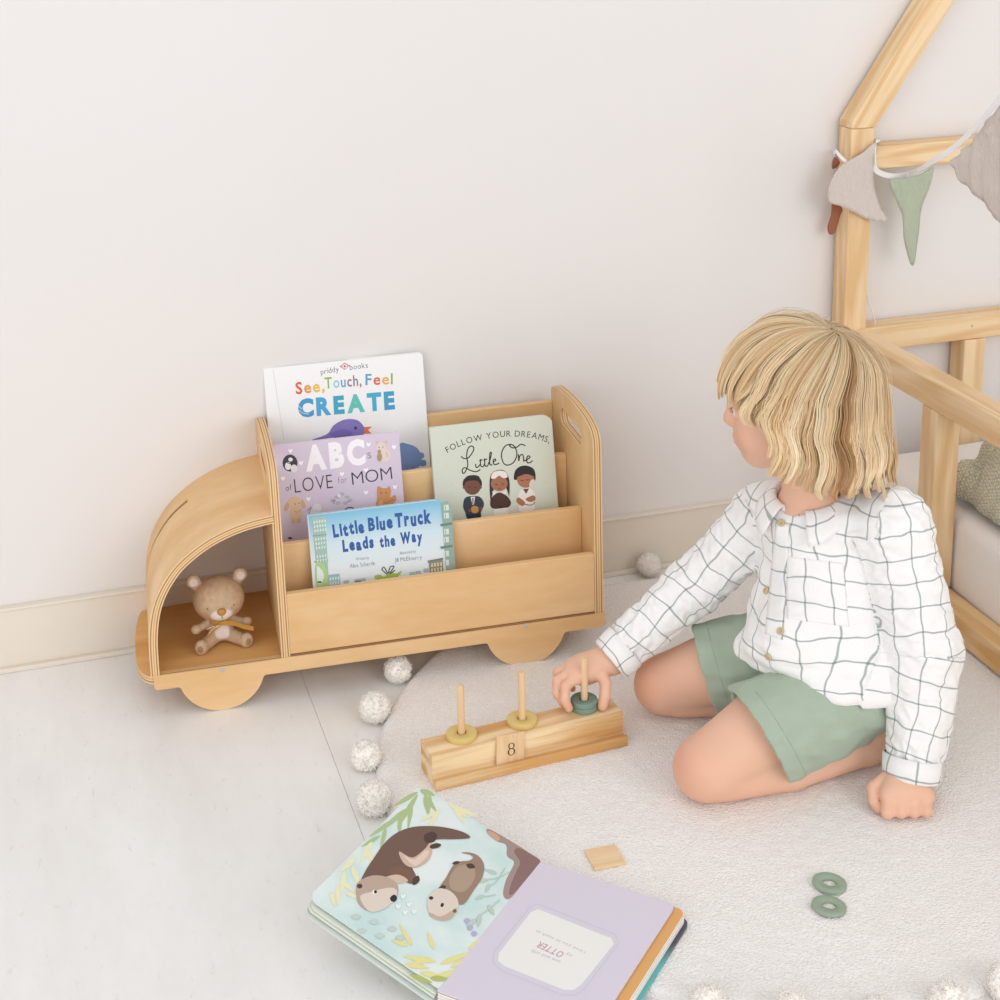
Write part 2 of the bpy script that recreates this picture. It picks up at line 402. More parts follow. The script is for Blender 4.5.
# book rails stepping up towards the wall
xa, xb = .1262, .6203
boxo('front_rail', (xa, .002, .0775), (xb, .014, .179), plyf, truck, .0012)
for y, z in ((.0735, .2295), (.161, .290), (.2455, .354)):
    boxo('slot_rail', (xa, y, .074), (xb, y+.0115, z), plyf, truck, .0012)
screw(truck, (.0205, -.0003, .0683), (0, -1, 0)); screw(truck, (.5035, -.0003, .0695), (0, -1, 0))

# ------------------------------------------------------------------ flat artwork helper: printed shapes on a plane
class Art:
    def __init__(s, P, u, v, k=.00004):
        s.P, s.u, s.v = P, u, v; s.n = u.cross(v).normalized()
        if s.n.dot(CAM-P) < 0: s.n = -s.n
        s.bm = bmesh.new(); s.mats = []; s.layer = 1; s.k = k; s.tb = bmesh.new(); s.tm = []
    def swap(s): s.bm, s.tb, s.mats, s.tm = s.tb, s.bm, s.tm, s.mats
    def uv(s, q):
        p = hit(q[0], q[1], s.P, s.n)-s.P; return V((p.dot(s.u), p.dot(s.v)))
    def w(s, a): return s.P+s.u*a[0]+s.v*a[1]+s.n*(s.k*s.layer)
    def mi(s, col):
        if not isinstance(col, bpy.types.Material):
            if not isinstance(col, str): col = '%02x%02x%02x' % tuple(col)
            col = flat('%02x%02x%02x' % tuple(int(int(col[i:i+2], 16)*.90+25) for i in (0, 2, 4)))
        m = col
        if m not in s.mats: s.mats.append(m)
        return s.mats.index(m)
    def polyuv(s, pts, col):
        pts = dedupe([tuple(p)[:2] for p in pts]); s.layer += .25
        vs = [s.bm.verts.new(s.w(p)) for p in pts]
        es = [s.bm.edges.new((vs[i], vs[(i+1) % len(vs)])) for i in range(len(vs))]
        r = bmesh.ops.triangle_fill(s.bm, edges=es, use_beauty=True, normal=s.n); k = s.mi(col)
        for g in r['geom']:
            if isinstance(g, bmesh.types.BMFace):
                g.material_index = k
                if g.normal.dot(s.n) < 0: g.normal_flip()
    def poly(s, px, col): s.polyuv([s.uv(p) for p in px], col)
    def blob(s, px, col, n=6): s.polyuv([(p.x, p.y) for p in catmull([(*s.uv(p), 0) for p in px], n, True)], col)
    def ell(s, c, rx, ry, col, rot=0, n=20):
        s.poly([(c[0]+rx*math.cos(t)*math.cos(R(rot))-ry*math.sin(t)*math.sin(R(rot)), c[1]+rx*math.cos(t)*math.sin(R(rot))+ry*math.sin(t)*math.cos(R(rot))) for t in [2*math.pi*k/n for k in range(n)]], col)
    def line(s, px, wpx, col, smooth=True, taper=False):
        P = [V((*s.uv(p), 0)) for p in px]
        if smooth and len(P) > 2: P = catmull(P, 5)
        sc = (s.uv((px[0][0]+1, px[0][1]))-s.uv(px[0])).length; h = wpx*sc/2; A = []; B = []
        for i, p in enumerate(P):
            t = (P[min(i+1, len(P)-1)]-P[max(i-1, 0)]).normalized(); nn = V((-t.y, t.x, 0)); hh = h*(1-i/(len(P)-1)*.8) if taper else h
            A.append(p+nn*hh); B.append(p-nn*hh)
        s.layer += .2; k = s.mi(col); va = [s.bm.verts.new(s.w(p)) for p in A]; vb = [s.bm.verts.new(s.w(p)) for p in B]
        for i in range(len(P)-1):
            f = s.bm.faces.new((va[i], va[i+1], vb[i+1], vb[i])); f.material_index = k
            f.normal_update()
            if f.normal.dot(s.n) < 0: f.normal_flip()
    def text(s, st, path, hpx, cols, bold=0, fit=True, flip=False, gap=.12, jit=0):
        """letters laid one by one along a pixel path; hpx = capital height in px"""
        s.swap(); P = [V((*s.uv(p), 0)) for p in path]
        if len(P) > 2: P = catmull(P, 6)
        L = [0]
        for a, b in zip(P, P[1:]): L.append(L[-1]+(b-a).length)
        c0 = s.uv(path[0]); capm = (s.uv((path[0][0], path[0][1]-hpx))-c0).length
        gl = []; x = 0
        for ch in st:
            if ch == ' ': x += .32; gl.append(None); continue
            cu = bpy.data.curves.new('g', 'FONT'); cu.body = ch; cu.size = 1; cu.offset = bold; cu.resolution_u = 3
            o = bpy.data.objects.new('g', cu); C.objects.link(o); dg = bpy.context.evaluated_depsgraph_get()
            me = bpy.data.meshes.new_from_object(o.evaluated_get(dg))
            bpy.data.objects.remove(o); bpy.data.curves.remove(cu)
            xs = [v.co.x for v in me.vertices]; w0, w1 = min(xs), max(xs); gl.append((me, w0, x, w1-w0)); x += (w1-w0)+gap*(.6 if ch in 'il.,!' else 1)
        tot = x-gap; sy = capm/.70; sx = L[-1]/tot if fit else sy
        s.layer += .5; ci = 0
        for g in gl:
            if g is None: continue
            me, w0, x0, w = g; mid = (x0+w/2)*sx; j = 0
            while j < len(L)-2 and L[j+1] < mid: j += 1
            t = (P[j+1]-P[j]).normalized(); c = P[j]+t*(mid-L[j]); nn = V((-t.y, t.x, 0))
            if s.v.dot(V((0, 0, 1))) < 0 or flip: nn = -nn
            jj = jit*capm*math.sin(ci*2.3)
            k = s.mi(cols[ci % len(cols)] if isinstance(cols, (list, tuple)) and not isinstance(cols[0], int) else cols); ci += 1
            vs = [s.bm.verts.new(s.w(c+t*((v.co.x-w0-w/2)*sx)+nn*(v.co.y*sy+jj))) for v in me.vertices]
            for p in me.polygons:
                try: f = s.bm.faces.new([vs[i] for i in p.vertices])
                except ValueError: continue
                f.material_index = k; f.normal_update()
                if f.normal.dot(s.n) < 0: f.normal_flip()
            bpy.data.meshes.remove(me)
        s.swap()
    def done(s, name, parent):
        inv = parent.matrix_world.inverted(); s.bm.transform(inv)
        if len(s.tb.verts): s.tb.transform(inv); obj('lettering', s.tb, s.tm, parent)
        if not len(s.bm.verts): return
        return obj(name, s.bm, s.mats, parent)

def book_plane(y0, z0, y1, z1):
    d = V((0, y1-y0, z1-z0)).normalized(); v = TYv*d.y+TZv*d.z
    return P0+TYv*y0+TZv*z0, TXv.copy(), v
def book(name, label, plane, u0, u1, v1, th, covercol, r, pagecol='f3f0ea', board=True):
    """a book standing in a slot: local x = width, y = thickness (away from viewer), z = up the cover"""
    P, u, v = plane; n = v.cross(u); n = n if n.dot(TYv) > 0 else -n     # towards the wall
    M = frame(P+u*u0, u, n, v); w = u1-u0
    bk = empty(name, M, label, 'book', 'picture books in the truck bookcase')
    cm = covercol if isinstance(covercol, bpy.types.Material) else flat(covercol, .35); pg = mat('page_block_'+pagecol, pagecol, .7)
    c = .0016
    o = prism('front_cover', rrect(0, .001, w, v1, r), XY, 0, c, [cm, flat('f4f2ee')], bk, [1])
    prism('back_cover', rrect(0, .001, w, v1, r), XY, th-c, th, [cm, flat('f4f2ee')], bk, [1])
    inset = .0012 if board else .004
    rr = [max(.0011, a-.001) for a in (r if isinstance(r, (list, tuple)) else [r]*4)]
    prism('page_block', rrect(.0005, .001+inset, w-inset, v1-inset, rr), XY, c, th-c, [pg, pg], bk, [1, 0, 1, 0, 1] if th > .008 else [1])
    boxo('spine', (-.0014, 0, .001), (.0002, th, v1), cm, bk, .0004)
    return bk, Art(P, u, v)
SQ = (.0011, .0011, .0011, .0011)
# -- tall white book at the back
pl = book_plane(.1955, .08, .2385, .353)
bk, A = book('picture_book', 'tall white picture book with rainbow title and purple bird, rearmost in the truck', pl, .1335, .3985, .387-.0, .013, 'f3f2f2', (.0011, .006, .006, .0011), board=False)
bk['label'] = 'tall white picture book with rainbow title and purple bird, rearmost in the truck'
A.text('priddy', [(321, 374.5), (339, 371.5)], 5.5, '6d6a70'); A.text('books', [(350, 370), (368, 367.5)], 5.5, '6d6a70')
A.poly([(339.5, 366.5), (344.5, 362.5), (349.8, 365.5), (344.8, 370)], 'c98a96'); A.ell((344.7, 366.3), 2.6, 2.2, 'f0dfe2'); A.ell((344.7, 366.3), 1.2, 1.1, 'b2566c')
A.text('See,', [(296, 394), (324, 391)], 11.5, ['e2512c', 'ea8a3a', 'f0b83a', 'f0b83a'], .025)
A.text('Touch,', [(325, 388.5), (361, 385.5)], 11, ['7fb548', '8fc7e0', '4f9bc4', '8e6f86', '8e6f86', '8e6f86'], .015)
A.text('Feel', [(365.5, 385), (392, 384)], 11, ['4d97c6', 'e2512c', 'f0a23a', '7fb548'], .015)
A.text('CREATE', [(298.5, 416.5), (395, 408)], 16.5, ['3a92c8', '3f9ed0', '2f9fc0', '55bdb4', '35a6cf', '3596c6'], .055)
A.line([(299, 410), (303, 413), (309, 414)], .8, 'a8d5ea'); A.line([(298.5, 406), (302, 409)], .8, 'a8d5ea')
A.blob([(312, 440), (327, 434), (334, 425), (345, 419.5), (357, 420), (364, 427), (364, 434), (357, 436), (345, 436), (330, 438)], '7a6cb8')
A.blob([(330, 434), (342, 429), (352, 432), (350, 436.5), (335, 438)], '6b5cab')
A.poly([(364, 427), (372, 426.5), (368, 430), (371.5, 433.5), (364, 433.5)], 'ec6a3c'); A.ell((355.5, 428), 1.5, 1.5, '2b2838')
A.blob([(399, 445), (408, 444), (417, 448), (421, 456), (420, 466), (408, 470), (399, 470)], '7390c9')
A.blob([(418, 453), (423, 453), (424, 457), (420, 459)], '7390c9'); A.blob([(420, 461), (425, 460), (426, 465), (421, 466)], '6b88c2')
A.line([(273, 369), (284, 440)], .6, 'd9d8da', False)
A.done('cover_artwork', bk)
# -- lilac book
pl = book_plane(.1055, .08, .1485, .289)
bk, A = book('picture_book', 'lilac picture book with big white ABC letters, between the white book and the blue one', pl, .1345, .3375, .2875, .010, 'd8cadd', SQ)
A.text('ABC', [(306, 470), (366, 462.5)], 23, 'f6f3f7', .06); A.text('s', [(367.5, 458.5), (371.5, 458)], 9, '8b8392')
A.text('of', [(286, 491), (292, 490)], 6, '5e5664'); A.text('LOVE', [(295, 493), (333, 488)], 14.5, '2c2833', -.012)
A.text('for', [(338, 483.5), (347, 482.5)], 6.5, '8b8392'); A.text('MOM', [(352.5, 485), (392.5, 479)], 13, '2c2833', -.012)
def heart(A, x, y, r, col): A.blob([(x, y+r), (x-r, y-.2*r), (x-.6*r, y-r), (x, y-.4*r), (x+.6*r, y-r), (x+r, y-.3*r)], col, 3)
for x, y in ((290.5, 451), (301, 463), (283, 478.5), (342, 474), (308.5, 499), (366, 492.5), (368.5, 444.5), (394, 447), (395, 487), (366, 470)): heart(A, x, y, 2.2, 'f8f5f9')
A.ell((290, 463), 7.5, 8.5, '33303a'); A.ell((288, 466), 3, 4, 'ece8ee'); A.ell((294, 468.5), 3.4, 4, 'e5dfe6'); A.ell((290.5, 459.5), 2.2, 2, 'ece8ee'); A.line([(286, 462), (291, 464), (296, 463)], .7, '17151c')
for c, r1, r2 in (((381, 447), 5, 5), ((384, 455), 7, 7)): A.ell(c, r1, r2, 'e2cfc5')
A.ell((377, 442.5), 1.6, 1.8, 'd6b9aa'); A.ell((386, 442), 1.6, 1.8, 'd6b9aa'); A.ell((379, 447.5), .6, .6, '5a4a48'); A.ell((383, 447), .6, .6, '5a4a48')
A.ell((379.5, 457), 2.6, 4.5, 'a98a66'); A.ell((379.3, 451.5), 1.9, 1.9, 'a98a66'); A.line([(386, 452), (388, 457)], .6, 'bfa595')
A.ell((295, 503), 8, 6.5, 'e0bd9a'); A.ell((296, 514), 6.5, 7.5, 'e0bd9a'); A.ell((286.5, 507), 2.2, 4.5, 'd2a880', 20); A.ell((303, 504), 2, 4.5, 'd2a880', -15); A.ell((293, 521), 2, 2.6, 'd8b08a'); A.ell((299, 520.5), 2, 2.6, 'd8b08a')
A.ell((295, 504), .6, .6, '4b3c34'); A.ell((299, 503), .6, .6, '4b3c34'); A.line([(294, 511), (298, 512), (301, 509)], .6, 'b98f68')
A.ell((317, 508), 4.5, 4.5, 'e3dde6'); A.ell((314, 513), 5, 4, 'd8d2dc'); A.line([(307, 511), (311, 507), (309, 514)], .8, '8e8894')
for x, y in ((333, 500), (337, 497), (342, 494), (347, 497), (350, 500), (338, 503), (345, 503)): A.ell((x, y), 2.6, 1.7, 'b7b0bd')
A.ell((339, 495.5), 1.6, 1.6, 'ece8f0'); A.line([(331, 502), (335, 500), (333, 504)], .6, '7c7584'); A.line([(346, 502), (351, 501)], .6, '7c7584')
A.blob([(377, 490), (378, 486), (382, 488), (387, 488), (389, 486), (391, 491), (390, 497), (395, 495), (396, 500), (391, 505), (384, 508), (376, 506), (377, 499)], 'cf8a52')
A.ell((381, 493), .6, .6, '3d2a20'); A.ell((386, 492.5), .6, .6, '3d2a20'); A.line([(379, 501), (386, 503), (393, 499)], .7, 'a3642f'); A.ell((381, 503), 2.2, 2.6, 'dca070')
A.line([(343, 513), (347, 508), (353, 508), (354, 513)], 1, '4a4450'); A.poly([(307, 528), (311, 527), (310, 530)], '2d2a32'); A.ell((290, 538), 2.2, 1.2, '4a3a38'); A.ell((327, 520), 2, 1.2, '4a3a38')
A.done('cover_artwork', bk)
# -- pale green book
bk, A = book('board_book', 'pale green board book with three standing children, right-hand book of the truck', pl, .3905, .5965, .2875, .013, 'd7ddcf', (.0011, .012, .014, .0011))
A.text('FOLLOW YOUR DREAMS,', [(447.5, 453), (462, 445.5), (480, 440.5), (499, 437.3), (516, 436.6), (533, 438.2), (548.5, 443)], 6.2, '23211f', 0, gap=.16)
def cv(px, o, s): return [(o[0]+x/s, o[1]+y/s) for x, y in px]
o5 = (430, 410); s5 = 7.143
for st in ([(222,330),(240,345),(265,345),(285,330),(310,290),(310,265),(290,258),(270,280),(262,330),(270,385),(262,420),(245,450),(232,448),(232,425),(250,412),(290,432),(330,440),(360,425)],
           [(325,385),(330,410),(345,405),(360,385)], [(360,350),(362,395),(378,405),(392,380)], [(352,362),(375,355)], [(390,345),(393,395),(410,400),(420,375)], [(382,360),(408,350)],
           [(418,385),(432,345),(438,305),(428,310),(425,370),(432,393),(445,390)], [(448,370),(468,362),(465,350),(452,358),(455,385),(475,388),(495,378)],
           [(575,245),(540,255),(515,295),(512,340),(530,385),(565,392),(600,370),(620,320),(610,270),(585,248),(568,255),(590,270),(620,265),(650,245),(682,255)],
           [(630,315),(635,365),(640,330),(660,318),(668,340),(670,370)], [(670,365),(700,350),(715,335),(700,328),(690,350),(695,375),(715,375),(733,360)]):
    A.swap(); A.line(cv(st, o5, s5), 1.15, '23211f'); A.swap()
for x, y in ((449, 436), (447, 466), (452, 484), (548, 464), (545, 482), (541, 507), (553, 474)): A.ell((x, y), 1.7, 1.2, 'e2d6ae')
def kid(A, c, rx, ry, skin, hairc, hair):
    if hair: A.blob([(c[0]-rx-1.2, c[1]), (c[0]-rx, c[1]-ry*.9), (c[0], c[1]-ry-2.4), (c[0]+rx, c[1]-ry*.9), (c[0]+rx+1.2, c[1]), (c[0]+rx*.6, c[1]+2), (c[0]-rx*.6, c[1]+2)], hairc)
    A.ell((c[0]-rx, c[1]+1.2), 1.3, 1.7, skin); A.ell((c[0]+rx, c[1]+1.2), 1.3, 1.7, skin)
    A.ell((c[0], c[1]+1), rx, ry, skin)
    A.line([(c[0]-4.2, c[1]+1), (c[0]-3, c[1]+1.6), (c[0]-1.8, c[1]+.8)], .6, '35201a'); A.line([(c[0]+1.8, c[1]+.8), (c[0]+3, c[1]+1.4), (c[0]+4.2, c[1]+.6)], .6, '35201a')
    A.line([(c[0]-1.4, c[1]+5), (c[0], c[1]+5.6), (c[0]+1.6, c[1]+4.8)], .7, '7a2f28')
kid(A, (472.3, 486), 8.2, 7.8, '6e3f30', '221c1a', True); A.blob([(464, 483.5), (466, 477), (472.5, 475), (479, 476.5), (480.5, 483), (476, 480.5), (468, 481)], '1f1a18')
A.blob([(465, 498), (472, 496), (480, 497), (484, 504), (481, 512), (480, 518), (468, 519), (465, 512), (463, 506)], '2a2f42'); A.poly([(470.5, 497), (475, 496.5), (474, 504), (472.5, 505)], 'efe9e2'); A.poly([(472, 498), (473.6, 498), (473.3, 504), (472.4, 504)], '8b5a52')
A.ell((474.8, 509.5), 4, 3.8, 'c58a3c'); A.ell((469.5, 510.5), 2, 1.6, '6e3f30'); A.ell((480, 508.5), 2, 1.6, '6e3f30')
A.poly([(467, 515), (473.5, 514), (473.5, 519), (468, 520)], '1f2230'); A.poly([(475, 514), (481, 513), (481, 518), (475.5, 519)], '1f2230')
A.blob([(490.5, 500), (489.5, 482), (492, 473), (499, 469.8), (506, 472), (509.5, 482), (509, 496), (507, 490), (499, 474), (493, 492)], '2a211f')
A.ell((499.2, 483.5), 8.4, 7.6, 'a2644a'); A.blob([(491, 478), (493, 472.5), (499, 470.5), (505.5, 472), (507.5, 477), (503, 478), (499, 475.5), (495, 478.5)], 'efe9e4')
A.line([(495, 484), (496.6, 484.8), (498, 484)], .6, '35201a'); A.line([(501, 483.5), (502.6, 484.2), (504, 483.3)], .6, '35201a'); A.line([(498, 488.3), (499.6, 488.8), (501, 488)], .7, '7a2f28')
A.poly([(492, 491), (496, 493), (500, 494), (503, 492), (507, 490), (505, 497), (494, 498)], 'efe9e4')
A.blob([(492, 497), (499, 492.5), (507, 496), (511, 503), (507, 508), (500, 509), (492, 508), (490, 503)], '40251c'); A.ell((500.5, 508.5), 3, 2.4, '2a1b16'); A.poly([(494, 509), (508, 507.5), (508, 514), (494, 515.5)], 'eeeae4')
A.blob([(514.5, 480), (515, 471), (520, 466.5), (527, 465.7), (533.5, 469), (535.5, 476), (533.5, 482), (524, 476)], '1c1a1c')
A.ell((525.5, 479.3), 8.6, 8.4, 'a9694a'); A.blob([(516, 477), (518, 471), (525, 469), (532, 470.5), (534, 476), (526, 474)], '1c1a1c'); A.ell((532, 483.5), 2.6, 4.6, 'dfd3cd', 20)
A.line([(520.5, 480), (522, 480.8), (523.5, 480)], .6, '35201a'); A.line([(526, 479.3), (527.6, 480), (529, 479.2)], .6, '35201a')
A.blob([(518, 496), (522, 489.5), (530, 488.5), (535, 494), (534, 502), (534, 510), (520, 511.5), (519, 503)], 'f0ece8'); A.poly([(523, 489), (529, 488.5), (526, 494)], '5b3a4a')
A.blob([(516.5, 499), (519, 497.5), (525, 502.5), (522, 506), (517, 502.5)], 'a9694a'); A.blob([(535, 496.5), (532, 495.5), (525.5, 499), (530, 502), (535, 500)], 'a9694a'); A.line([(524, 504), (531, 505), (535, 502)], .8, '6b3a34')
A.done('cover_artwork', bk)
# -- blue book in the front slot
pl = book_plane(.031, .08, .0615, .2295)
def grad_mat():
    m = bpy.data.materials.new('printed_sky'); m.use_nodes = True; nt = m.node_tree; N = nt.nodes; b = N['Principled BSDF']; b.inputs['Roughness'].default_value = .35
    tc = N.new('ShaderNodeTexCoord'); sp = N.new('ShaderNodeSeparateXYZ'); mr = N.new('ShaderNodeMapRange'); mr.inputs[1].default_value = .105; mr.inputs[2].default_value = .195
    rp = N.new('ShaderNodeValToRGB'); rp.color_ramp.elements[0].color = rgb('e4ebef'); rp.color_ramp.elements[1].color = rgb('7fbedb'); e = rp.color_ramp.elements.new(.5); e.color = rgb('cfe3ec')
    nt.links.new(tc.outputs['Object'], sp.inputs[0]); nt.links.new(sp.outputs['Z'], mr.inputs[0]); nt.links.new(mr.outputs[0], rp.inputs[0]); nt.links.new(rp.outputs[0], b.inputs['Base Color']); return m
bk, A = book('board_book', 'blue city-skyline board book with dark blue lettering in the lowest slot of the truck', pl, .1735, .392, .1985, .012, grad_mat(), (.0011, .012, .014, .0011), 'f6f5f2')
A.text('Little', [(333.5, 537), (364.5, 531.5)], 12, '23509a', .055, jit=.05); A.text('Blue', [(368.5, 530.5), (393, 527.5)], 12, '23509a', .055, jit=.05); A.text('Truck', [(395.5, 527), (431.5, 522.5)], 13, '23509a', .055, jit=.04)
A.text('Leads', [(343, 551.5), (374, 547)], 11, '23509a', .055, jit=.05); A.text('the', [(380, 547), (395.5, 545)], 10.5, '23509a', .05); A.text('Way', [(400.5, 543.5), (422.5, 541)], 10.5, '23509a', .055, jit=.06)
A.text('Written by', [(356, 560.5), (369, 559)], 3, '6f7d88'); A.text('Illustrated by', [(400, 554.5), (416, 552.5)], 3, '6f7d88')
A.text('Alice Schertle', [(350, 568), (375, 565)], 4.2, '4a5560', -.01); A.text('Jill McElmurry', [(395, 562), (422, 559)], 4.2, '4a5560', -.01)
A.poly([(311.5, 517.5), (325, 516), (329, 585.5), (318, 587)], '9dbcb4'); A.line([(312.5, 536), (326.5, 534.5)], 1.2, '7fa097', False); A.line([(314, 562), (329, 560)], 1.2, '7fa097', False)
for r in range(10):
    for c in range(5):
        if r in (3, 7): continue
        x = 313.5+c*2.7+r*.4; y = 521+r*4.3-c*.35; A.poly([(x, y), (x+1.3, y-.2), (x+1.4, y+2.4), (x+.2, y+2.6)], 'd9e8e2')
A.blob([(316.5, 562), (323, 564), (327, 570), (328, 580), (330, 588), (318, 589), (315, 575)], 'a9cf7c'); A.blob([(317, 567), (321, 569), (324, 575), (322, 582), (318, 583)], 'dfeaf0'); A.ell((319.5, 582), 2.2, 1, '4a5a40')
A.poly([(327.5, 575), (339.5, 573.5), (340.5, 585), (329, 587)], '8fb3bd')
for c in range(4):
    for r in range(2): A.poly([(329.5+c*2.7, 577.5+r*4.3-c*.3), (331+c*2.7, 577.3+r*4.3-c*.3), (331.2+c*2.7, 580.3+r*4.3-c*.3), (329.7+c*2.7, 580.5+r*4.3-c*.3)], 'd5e4ea')
A.poly([(441, 503), (447, 501), (451.5, 507), (455.5, 569), (446, 571)], '8aa79a')
for y in (524, 546.5): A.poly([(440, y), (452.5, y-2), (452.5, y+.5), (441, y+2.5)], '627d72')
for y in (505, 513, 529, 537, 551, 560): A.poly([(443.8, y), (448.6, y-.6), (449, y+5), (444.2, y+5.6)], 'cfdcd2'); A.line([(445.3, y+.5), (445.6, y+5)], .5, '627d72', False)
A.poly([(428.5, 561), (442.5, 558.5), (443.5, 571), (430, 574)], '8a8272'); A.poly([(427.5, 560.5), (443, 557.5), (443, 559.5), (427.8, 562.5)], '6c7b6c')
for c in range(4):
    for r in range(2): A.poly([(431+c*3, 563.5+r*5-c*.4), (432.7+c*3, 563.2+r*5-c*.4), (432.9+c*3, 566.7+r*5-c*.4), (431.2+c*3, 567+r*5-c*.4)], 'd9cfa8')
A.poly([(377, 577.5), (398, 574.5), (398, 581), (378, 583)], '5b3527'); A.blob([(374.5, 576), (380, 574.5), (384, 576.5), (390, 572), (396, 573.5), (401.5, 570.5), (397, 577), (388, 579), (378, 580)], '9cbb3c')
A.line([(387, 574), (382, 569.5), (384, 567), (388, 573), (390, 567), (394, 566.5), (389.5, 573.5), (395, 570)], .9, '4a3a34')
for x, y in ((346, 583), (357, 581.5), (363, 580.8), (412, 574.5), (418, 573.5), (426, 571)): A.poly([(x-2.6, y-2.5), (x+2.6, y-3), (x+2.8, y+.5), (x-2.4, y+1)], 'a3bcc7')
A.poly([(355, 581), (361, 580), (361, 583), (355, 584)], '5f7480')
A.done('cover_artwork', bk)
# ------------------------------------------------------------------ implicit-surface modeller (smooth unions of limbs, meshed by surface nets)
class SDF:
    def __init__(s, lo, hi, h):
        s.lo = np.array(lo, float); s.h = h
        s.n = (np.ceil((np.array(hi)-s.lo)/h)+1).astype(int)
        s.D = np.full(s.n, .03, np.float32)
    def sub(s, lo, hi):
        a = np.maximum(np.floor((np.array(lo)-s.lo)/s.h).astype(int), 0); b = np.minimum(np.ceil((np.array(hi)-s.lo)/s.h).astype(int)+1, s.n)
        sl = tuple(slice(i, j) for i, j in zip(a, b))
        g = [s.lo[i]+s.h*np.arange(a[i], b[i]) for i in range(3)]
        X, Y, Z = np.meshgrid(*g, indexing='ij', sparse=True); return sl, X, Y, Z
    def _put(s, sl, d, k, op):
        A = s.D[sl]
        if op == 'add':
            if k > 0:
                h = np.maximum(k-np.abs(A-d), 0)/k; s.D[sl] = np.minimum(A, d)-h*h*k*.25
            else: s.D[sl] = np.minimum(A, d)
        else:
            if k > 0:
                h = np.maximum(k-np.abs(A+d), 0)/k; s.D[sl] = np.maximum(A, -d)+h*h*k*.25
            else: s.D[sl] = np.maximum(A, -d)
    def cone(s, a, b, ra, rb, k=.01, op='add', flat=None):
        """tapered limb a->b; flat=(axis,factor) squashes it along an axis"""
        a = np.array(a, float); b = np.array(b, float); m = max(ra, rb)+k+2*s.h+.005
        sl, X, Y, Z = s.sub(np.minimum(a, b)-m*1.3, np.maximum(a, b)+m*1.3)
        d = b-a; L2 = max(d@d, 1e-12); px, py, pz = X-a[0], Y-a[1], Z-a[2]
        t = np.clip((px*d[0]+py*d[1]+pz*d[2])/L2, 0, 1)
        qx, qy, qz = px-t*d[0], py-t*d[1], pz-t*d[2]
        if flat is not None:
            ax, f = np.array(flat[0], float), flat[1]; ax = ax/np.linalg.norm(ax); q = qx*ax[0]+qy*ax[1]+qz*ax[2]
            e = np.sqrt(np.maximum(qx*qx+qy*qy+qz*qz+(f*f-1)*q*q, 0)); r = ra+(rb-ra)*t; dist = (e-r)/(1+(f-1)*.5)
        else: dist = np.sqrt(qx*qx+qy*qy+qz*qz)-(ra+(rb-ra)*t)
        s._put(sl, dist.astype(np.float32), k, op)
    def ell(s, c, r, k=.01, rot=None, op='add'):
        """rot: 3x3 whose rows are the ellipsoid axes"""
        c = np.array(c, float); r = np.array(r, float); m = r.max()+k+2*s.h+.005
        sl, X, Y, Z = s.sub(c-m, c+m); p = (X-c[0], Y-c[1], Z-c[2])
        if rot is not None: p = [p[0]*a[0]+p[1]*a[1]+p[2]*a[2] for a in rot]
        k0 = np.sqrt((p[0]/r[0])**2+(p[1]/r[1])**2+(p[2]/r[2])**2)
        k1 = np.sqrt((p[0]/r[0]**2)**2+(p[1]/r[1]**2)**2+(p[2]/r[2]**2)**2)+1e-9
        s._put(sl, (k0*(k0-1)/k1).astype(np.float32), k, op)
    def cut(s, P, n, k=0):
        """remove everything on the side n points to"""
        X, Y, Z = np.meshgrid(*[s.lo[i]+s.h*np.arange(s.n[i]) for i in range(3)], indexing='ij', sparse=True)
        d = ((X-P[0])*n[0]+(Y-P[1])*n[1]+(Z-P[2])*n[2]).astype(np.float32)
        s._put((slice(None),)*3, -d, k, 'sub')
    def mesh(s, smooth=2):
        D = s.D; D[0] = D[-1] = .03; D[:, 0] = D[:, -1] = .03; D[:, :, 0] = D[:, :, -1] = .03
        ins = D < 0; nx, ny, nz = D.shape
        c = np.zeros((nx-1, ny-1, nz-1), np.int8)
        for i in (0, 1):
            for j in (0, 1):
                for k in (0, 1): c += ins[i:nx-1+i, j:ny-1+j, k:nz-1+k]
        act = (c > 0) & (c < 8); I = np.argwhere(act); idx = np.full(act.shape, -1, np.int64); idx[act] = np.arange(len(I))
        acc = np.zeros((len(I), 3)); cnt = np.zeros(len(I))
        corners = [(i, j, k) for i in (0, 1) for j in (0, 1) for k in (0, 1)]
        for a in corners:
            for b in corners:
                if sum(abs(x-y) for x, y in zip(a, b)) != 1 or a > b: continue
                da = D[I[:, 0]+a[0], I[:, 1]+a[1], I[:, 2]+a[2]]; db = D[I[:, 0]+b[0], I[:, 1]+b[1], I[:, 2]+b[2]]
                m = (da < 0) != (db < 0); t = np.where(m, da/np.where(m, da-db, 1), 0)
                p = np.array(a)+t[:, None]*(np.array(b)-np.array(a)); acc[m] += p[m]; cnt[m] += 1
        vs = s.lo+(I+acc/cnt[:, None])*s.h
        F_ = []
        for ax in range(3):
            o1, o2 = [(1, 2), (2, 0), (0, 1)][ax]
            sa = [slice(1, -1)]*3; sb = [slice(1, -1)]*3
            sa[ax] = slice(0, -1); sb[ax] = slice(1, None)
            A = ins[tuple(sa)]; B = ins[tuple(sb)]; E = np.argwhere(A != B)
            if not len(E): continue
            fl = A[E[:, 0], E[:, 1], E[:, 2]]
            base = E.copy()
            for q in range(3):
                if q != ax: base[:, q] += 1
            def cell(d1, d2):
                q = base.copy(); q[:, o1] -= d1; q[:, o2] -= d2; return idx[q[:, 0], q[:, 1], q[:, 2]]
            Q = np.stack([cell(1, 1), cell(0, 1), cell(0, 0), cell(1, 0)], 1); Q[~fl] = Q[~fl][:, ::-1]; F_.append(Q)
        Fq = np.concatenate(F_)
